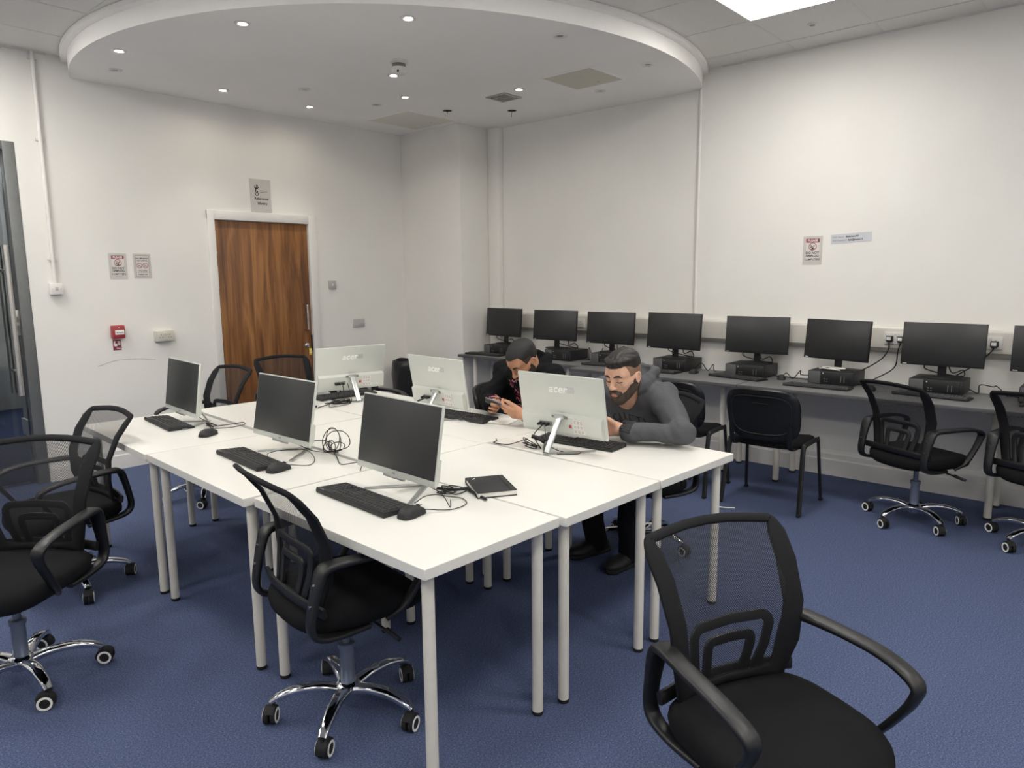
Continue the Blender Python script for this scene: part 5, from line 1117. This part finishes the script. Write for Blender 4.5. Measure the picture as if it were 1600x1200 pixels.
        shell('hair', reg, lambda q: -0.004 + 0.007 * np.maximum(ss(q[:, 2], 0.058, 0.066), 1 - ss(q[:, 0], 0.045, 0.06)) + 0.010 * ss(q[:, 2], 0.050, 0.095), P['hairm'], 0.0016, 230, extra=ex)
        P['hs'] = 0.0
    else:
        fl = lambda q: 0.070 - 0.030 * ss(-q[:, 0], -0.062, -0.035) - 0.062 * ss(-q[:, 0], 0.0, 0.05) + 0.008 * (np.abs(q[:, 1]) / 0.06) ** 2 * (q[:, 0] > 0.05) - q[:, 2]
        shell('hair', fl, lambda q: 0.0022 + 0.0045 * ss(q[:, 2], 0.03, 0.08), P['hairm'], 0.0004, 500)
    def freg(q):
        low = np.where(q[:, 0] < -0.012, -0.040 + 0.0 * q[:, 0], 0.004)
        return np.maximum(np.maximum(low - q[:, 2], q[:, 2] - 0.072), q[:, 0] - 0.036 - 0.25 * q[:, 2])
    shell('hair_fade', freg, lambda q: 0.0013 + 0 * q[:, 0], P['fadem'], relax=1)
    def onface(pts, r, name, m, lift=0.001):
        b = MB(); bv = BVHTree.FromPolygons([v.co for v in body.data.vertices], [p.vertices for p in body.data.polygons]); o_ = Vector(org); q = []
        for p in cr([(x, y, z) for x, y, z in pts], 4):
            w = Vector(hw((0.16, p.y, p.z))) - o_; dr = -Vector(T[1][:, 0]); h = bv.ray_cast(w, dr)
            q.append((h[0] - dr * lift) if h[0] is not None else Vector(hw(p)) - o_)
        b.sweep(q, r, 8, nrm=tuple(T[1][:, 0])); b.build(name, m, body, ang=180)
    for s in (-1, 1):
        onface([(0, s * 0.012, 0.0185), (0, s * 0.024, 0.0225), (0, s * 0.036, 0.0225), (0, s * 0.048, 0.0165)], [(0.0036, 0.0022)] * 4 + [(0.0046, 0.0024)] * 6 + [(0.0026, 0.002)] * 3, 'eyebrow', P['hairm'], 0.0004)
        onface([(0, s * 0.0185, -0.0085), (0, s * 0.027, -0.0105), (0, s * 0.037, -0.0105), (0, s * 0.046, -0.0070)], (0.0022, 0.0016), 'eyelashes', P['hairm'], 0.0004)
    # beard and moustache
    bt = P['beard']
    def breg(q):
        f, y, u = q[:, 0], np.abs(q[:, 1]), q[:, 2]
        jaw = np.maximum.reduce([u - (-0.006 - (f - 0.012) * 0.80 - 0.012 * ss(f, 0.03, 0.07)), -0.004 - f + 0.25 * (u + 0.06), -0.132 - u, u - 0.012])
        jaw = np.where((u > -0.030), np.maximum(jaw, f - 0.024), jaw)
        mou = np.maximum.reduce([y - 0.030, u + 0.0475 + 0.35 * y, -0.066 - u - 0.4 * np.maximum(0, y - 0.016), 0.075 - f])
        gon = np.maximum.reduce([np.abs(y - 0.0265) - 0.0055, u + 0.056, -0.10 - u, 0.06 - f])
        lips = 1.0 - np.sqrt((y / 0.0215) ** 2 + ((u + 0.0695) / 0.0115) ** 2)
        return np.maximum(np.minimum(np.minimum(jaw, mou), gon), np.where(f > 0.07, lips * 0.01, -1))
    shell('beard', breg, lambda q: 0.0012 + bt * ss(-q[:, 2], 0.02, 0.075), P['beardm'], 0.0007, 700, vox=0.0024)
    return body, ho, org, T

SK = dict(rough=0.5, var=0.07, scale=45, bump=0.12, bscale=350, spec=0.35)
def skin(name, rgb):
    m = mat(name, rgb, **SK); b = m.node_tree.nodes['Principled BSDF']; b.inputs['Subsurface Weight'].default_value = 0.12; b.inputs['Subsurface Radius'].default_value = (0.012, 0.005, 0.003); return m
s1, s2 = skin('light_olive_skin', (214, 170, 146)), skin('tan_skin', (186, 138, 110))
lip1, lip2 = mat('lips_pink', (192, 132, 118), 0.45, var=0.05), mat('lips_brown', (146, 90, 76), 0.45, var=0.05)
hoodg = mat('charcoal_fleece', (86, 87, 91), 0.9, var=0.10, scale=180, bump=0.35, bscale=900, spec=0.15); hoodb = mat('black_fleece', (20, 20, 22), 0.9, var=0.15, scale=180, bump=0.35, bscale=900, spec=0.15)
dark = mat('dark_trouser_cloth', (26, 27, 29), 0.9, var=0.15, scale=150, bump=0.3, bscale=600, spec=0.15)
hair1 = mat('dark_brown_hair', (30, 25, 22), 0.55, var=0.35, scale=90, bump=0.5, bscale=220); hair2 = mat('black_hair', (20, 19, 19), 0.6, var=0.3, scale=120, bump=0.5, bscale=400)
fade1 = mat('brown_hair_fade', (134, 104, 84), 0.7, var=0.12, scale=300, bump=0.3, bscale=900); fade2 = mat('black_hair_fade', (58, 46, 38), 0.7, var=0.12, scale=300, bump=0.3, bscale=900)
bd1 = mat('dark_beard', (66, 54, 46), 0.7, var=0.35, scale=260, bump=0.6, bscale=700); bd2 = mat('black_beard', (56, 45, 38), 0.7, var=0.3, scale=260, bump=0.6, bscale=700)

# man in the grey hoodie, elbows on the table, looking down at his screen
wrL, wrR = (2.925, 1.895, 0.800), (2.93, 2.13, 0.815)
grey = dict(label='person in a charcoal grey hoodie with a beard, elbow on the table', fwd=(-1, 0.06, 0), skin=s1, lips=lip1, hoodie=hoodg, trousers=dark, shoes=M['blackm'], sole=M['rub'],
    head=dict(c=(2.996, 1.932, 1.062), f=(-0.965, 0.03, -0.235), u=(-0.235, 0.03, 0.97)), hair=dict(kind='crop', t=0.006, amp=0.0018), hairm=hair1, fadem=fade1, beard=0.0042, beardm=bd1, fold=0.015, hoodr=0.030,
    j=dict(pelvis=(3.455, 2.05, 0.545), chest=(3.26, 2.00, 0.83), neck=(3.115, 1.985, 0.968), shL=(3.185, 1.825, 0.945), shR=(3.185, 2.165, 0.945), elL=(3.035, 1.625, 0.800), elR=(3.07, 2.29, 0.805), wrL=wrL, wrR=wrR,
           hipL=(3.42, 1.94, 0.535), hipR=(3.42, 2.12, 0.535), knL=(3.06, 1.92, 0.555), knR=(3.06, 2.20, 0.555), anL=(3.17, 1.99, 0.10), anR=(3.20, 2.23, 0.10)), toeL=(-1, 0.1, 0), toeR=(-1, 0.25, 0),
    handL=hand_ops(wrL, (-0.25, 0.95, 0.02), (-0.95, -0.25, -0.12), (0.1, 0.0, 1), curl=(0.75, 0.95, 0.6)), handR=hand_ops(wrR, (-0.93, -0.30, 0.0), (0, 0.05, -1), (0.3, -1, 0.1), curl=(0.22, 0.32, 0.25), thumb=(0.75, 0.45, 0.1)))
body, ho, org, T = build_person(grey)
def print_on(ho, org, fwd, polys, c, Lx, name, m, r=0.0024, lift=0.0012):
    """strokes drawn in a chest frame (x along Lx, y up) and laid onto the cloth"""
    bv = BVHTree.FromPolygons([v.co for v in ho.data.vertices], [p.vertices for p in ho.data.polygons]); b = MB(); o_ = Vector(org); F = Vector(fwd).normalized(); X = Vector(Lx).normalized(); Y = F.cross(X) if F.cross(X).z > 0 else X.cross(F)
    for pl in polys:
        q = []
        for x, y in pl:
            w = Vector(c) + X * x + Y * y + F * 0.25 - o_; h = bv.ray_cast(w, -F)
            if h[0] is not None: q.append(h[0] + F * lift)
        if len(q) > 1: b.sweep(q, (r, 0.0008), 6, nrm=F)
    if b.v: return b.build(name, m, ho, ang=180)
GL = {'S': [[(1, .9), (.5, 1), (0, .8), (.2, .55), (.8, .45), (1, .2), (.5, 0), (0, .1)]], 'I': [[(.5, 0), (.5, 1)]], 'E': [[(1, 1), (0, 1), (0, 0), (1, 0)], [(0, .5), (.8, .5)]], 'T': [[(0, 1), (1, 1)], [(.5, 1), (.5, 0)]], 'Y': [[(0, 1), (.5, .5), (1, 1)], [(.5, .5), (.5, 0)]], 'A': [[(0, 0), (.5, 1), (1, 0)], [(.25, .4), (.75, .4)]]}
def dens(pl, n=6): return [(a[0] + (c[0] - a[0]) * k / n, a[1] + (c[1] - a[1]) * k / n) for a, c in zip(pl, pl[1:]) for k in range(n + (1 if c is pl[-1] else 0))]
inkd = mat('dark_hoodie_print', (34, 34, 37), 0.7, var=0.1); redp = mat('red_hoodie_print', (190, 40, 60), 0.6, var=0.1)
# viewer sees the chest from the front: x runs towards the wearer's left
gf = Vector((-0.8, 0.0, 0.6)).normalized(); cz = Vector((3.12, 1.965, 0.795)); st = []
for i, chv in enumerate('SAIETY'):
    for pl in GL[chv]: st.append([(-0.105 + 0.036 * i + x * 0.026, -0.012 + y * 0.036) for x, y in dens(pl)])
print_on(ho, org, gf, st, cz, (0, -1, 0), 'print', inkd, 0.0032)
print_on(ho, org, gf, [dens([(-0.12, -0.045 - 0.011 * k), (0.14, -0.045 - 0.011 * k)], 30) for k in range(9)], cz, (0, -1, 0), 'chest_panel', inkd, 0.0075, 0.0006)
print_on(ho, org, gf, [dens([(0.0, -0.10), (0.012, -0.085), (0.02, -0.105), (0.03, -0.09), (0.04, -0.112), (0.02, -0.12), (0.032, -0.125)], 4)], cz, (0, -1, 0), 'red_motif', redp, 0.0055, 0.0020)

# man in the black hoodie bent over a phone held in both hands
wl, wr = (2.915, 2.515, 0.800), (2.985, 2.790, 0.815)
blk = dict(label='person in a black hoodie with pink lettering, head bent over a phone in both hands', fwd=(-0.97, -0.10, 0), skin=s2, lips=lip2, hoodie=hoodb, trousers=dark, shoes=M['blackm'], sole=M['rub'],
    head=dict(c=(3.178, 2.745, 1.060), f=(-0.77, 0.13, -0.62), u=(-0.60, 0.08, 0.79)), hair=dict(kind='short', t=0.0, amp=0.0006), hairm=hair2, fadem=fade2, beard=0.002, beardm=bd2, fold=0.013, hoodr=0.030,
    j=dict(pelvis=(3.58, 2.98, 0.555), chest=(3.40, 2.86, 0.83), neck=(3.265, 2.800, 0.972), shL=(3.300, 2.620, 0.950), shR=(3.290, 2.985, 0.950), elL=(3.170, 2.46, 0.805), elR=(3.105, 2.960, 0.800), wrL=wl, wrR=wr,
           hipL=(3.52, 2.83, 0.535), hipR=(3.52, 3.01, 0.535), knL=(3.13, 2.74, 0.560), knR=(3.13, 3.06, 0.560), anL=(3.22, 2.72, 0.10), anR=(3.22, 3.08, 0.10)), toeL=(-1, 0, 0), toeR=(-1, 0.1, 0),
    handL=hand_ops(wl, (-0.28, 0.95, 0.05), (0.75, 0.25, 0.45), (-0.2, 0.0, 1), curl=(0.35, 0.55, 0.45), thumb=(0.75, 0.42, 0.15), thumb_bend=0.15), handR=hand_ops(wr, (-0.62, -0.78, 0.02), (-0.70, 0.50, 0.30), (-0.2, 0.0, 1), curl=(0.25, 0.5, 0.5), sc=0.97, thumb=(0.8, 0.35, 0.2)))
body2, ho2, org2, T2 = build_person(blk)
random.seed(9); cz = Vector((3.22, 2.785, 0.825)); gf = Vector((-0.85, -0.1, 0.5)).normalized()
for mm, nm in ((redp, 'lettering'), (mat('pale_pink_print', (214, 176, 190), 0.7, var=0.1), 'lettering'), (mat('magenta_print', (190, 66, 110), 0.6, var=0.1), 'lettering')):
    st = []
    for r in range(6):
        for k in range(3):
            x = -0.085 + random.uniform(-0.01, 0.01) + k * 0.052; y = 0.060 - r * 0.028 + random.uniform(-0.006, 0.006); q = [(x, y)]
            for j in range(5): x += random.uniform(0.002, 0.014); q.append((x, y + random.uniform(-0.011, 0.011)))
            st.append(dens(q, 2))
    print_on(ho2, org2, gf, st, cz, (0.1, -1, 0), nm, mm, 0.0014, 0.0015)
# phone
e1 = Vector((-0.50, 0.72, 0.30)).normalized(); zn = Vector((0.55, 0.05, 0.72)); zn = (zn - e1 * zn.dot(e1)).normalized(); e2 = zn.cross(e1)
t = bpy.data.objects.new('mobile_phone', None); COL.objects.link(t); tag(t, 'grey mobile phone held by the man in the black hoodie', 'phone')
t.matrix_world = Matrix(((e1.x, e2.x, zn.x, 2.895), (e1.y, e2.y, zn.y, 2.690), (e1.z, e2.z, zn.z, 0.842), (0, 0, 0, 1)))
b = MB(); b.box((0, 0, 0), (0.150, 0.072, 0.0085), 0.0035); b.build('body', mat('grey_phone_metal', (110, 110, 112), 0.35, 0.5, var=0.04), t)
b = MB(); b.box((0, 0, 0.0044), (0.142, 0.066, 0.0008)); b.build('screen', M['hole'], t)
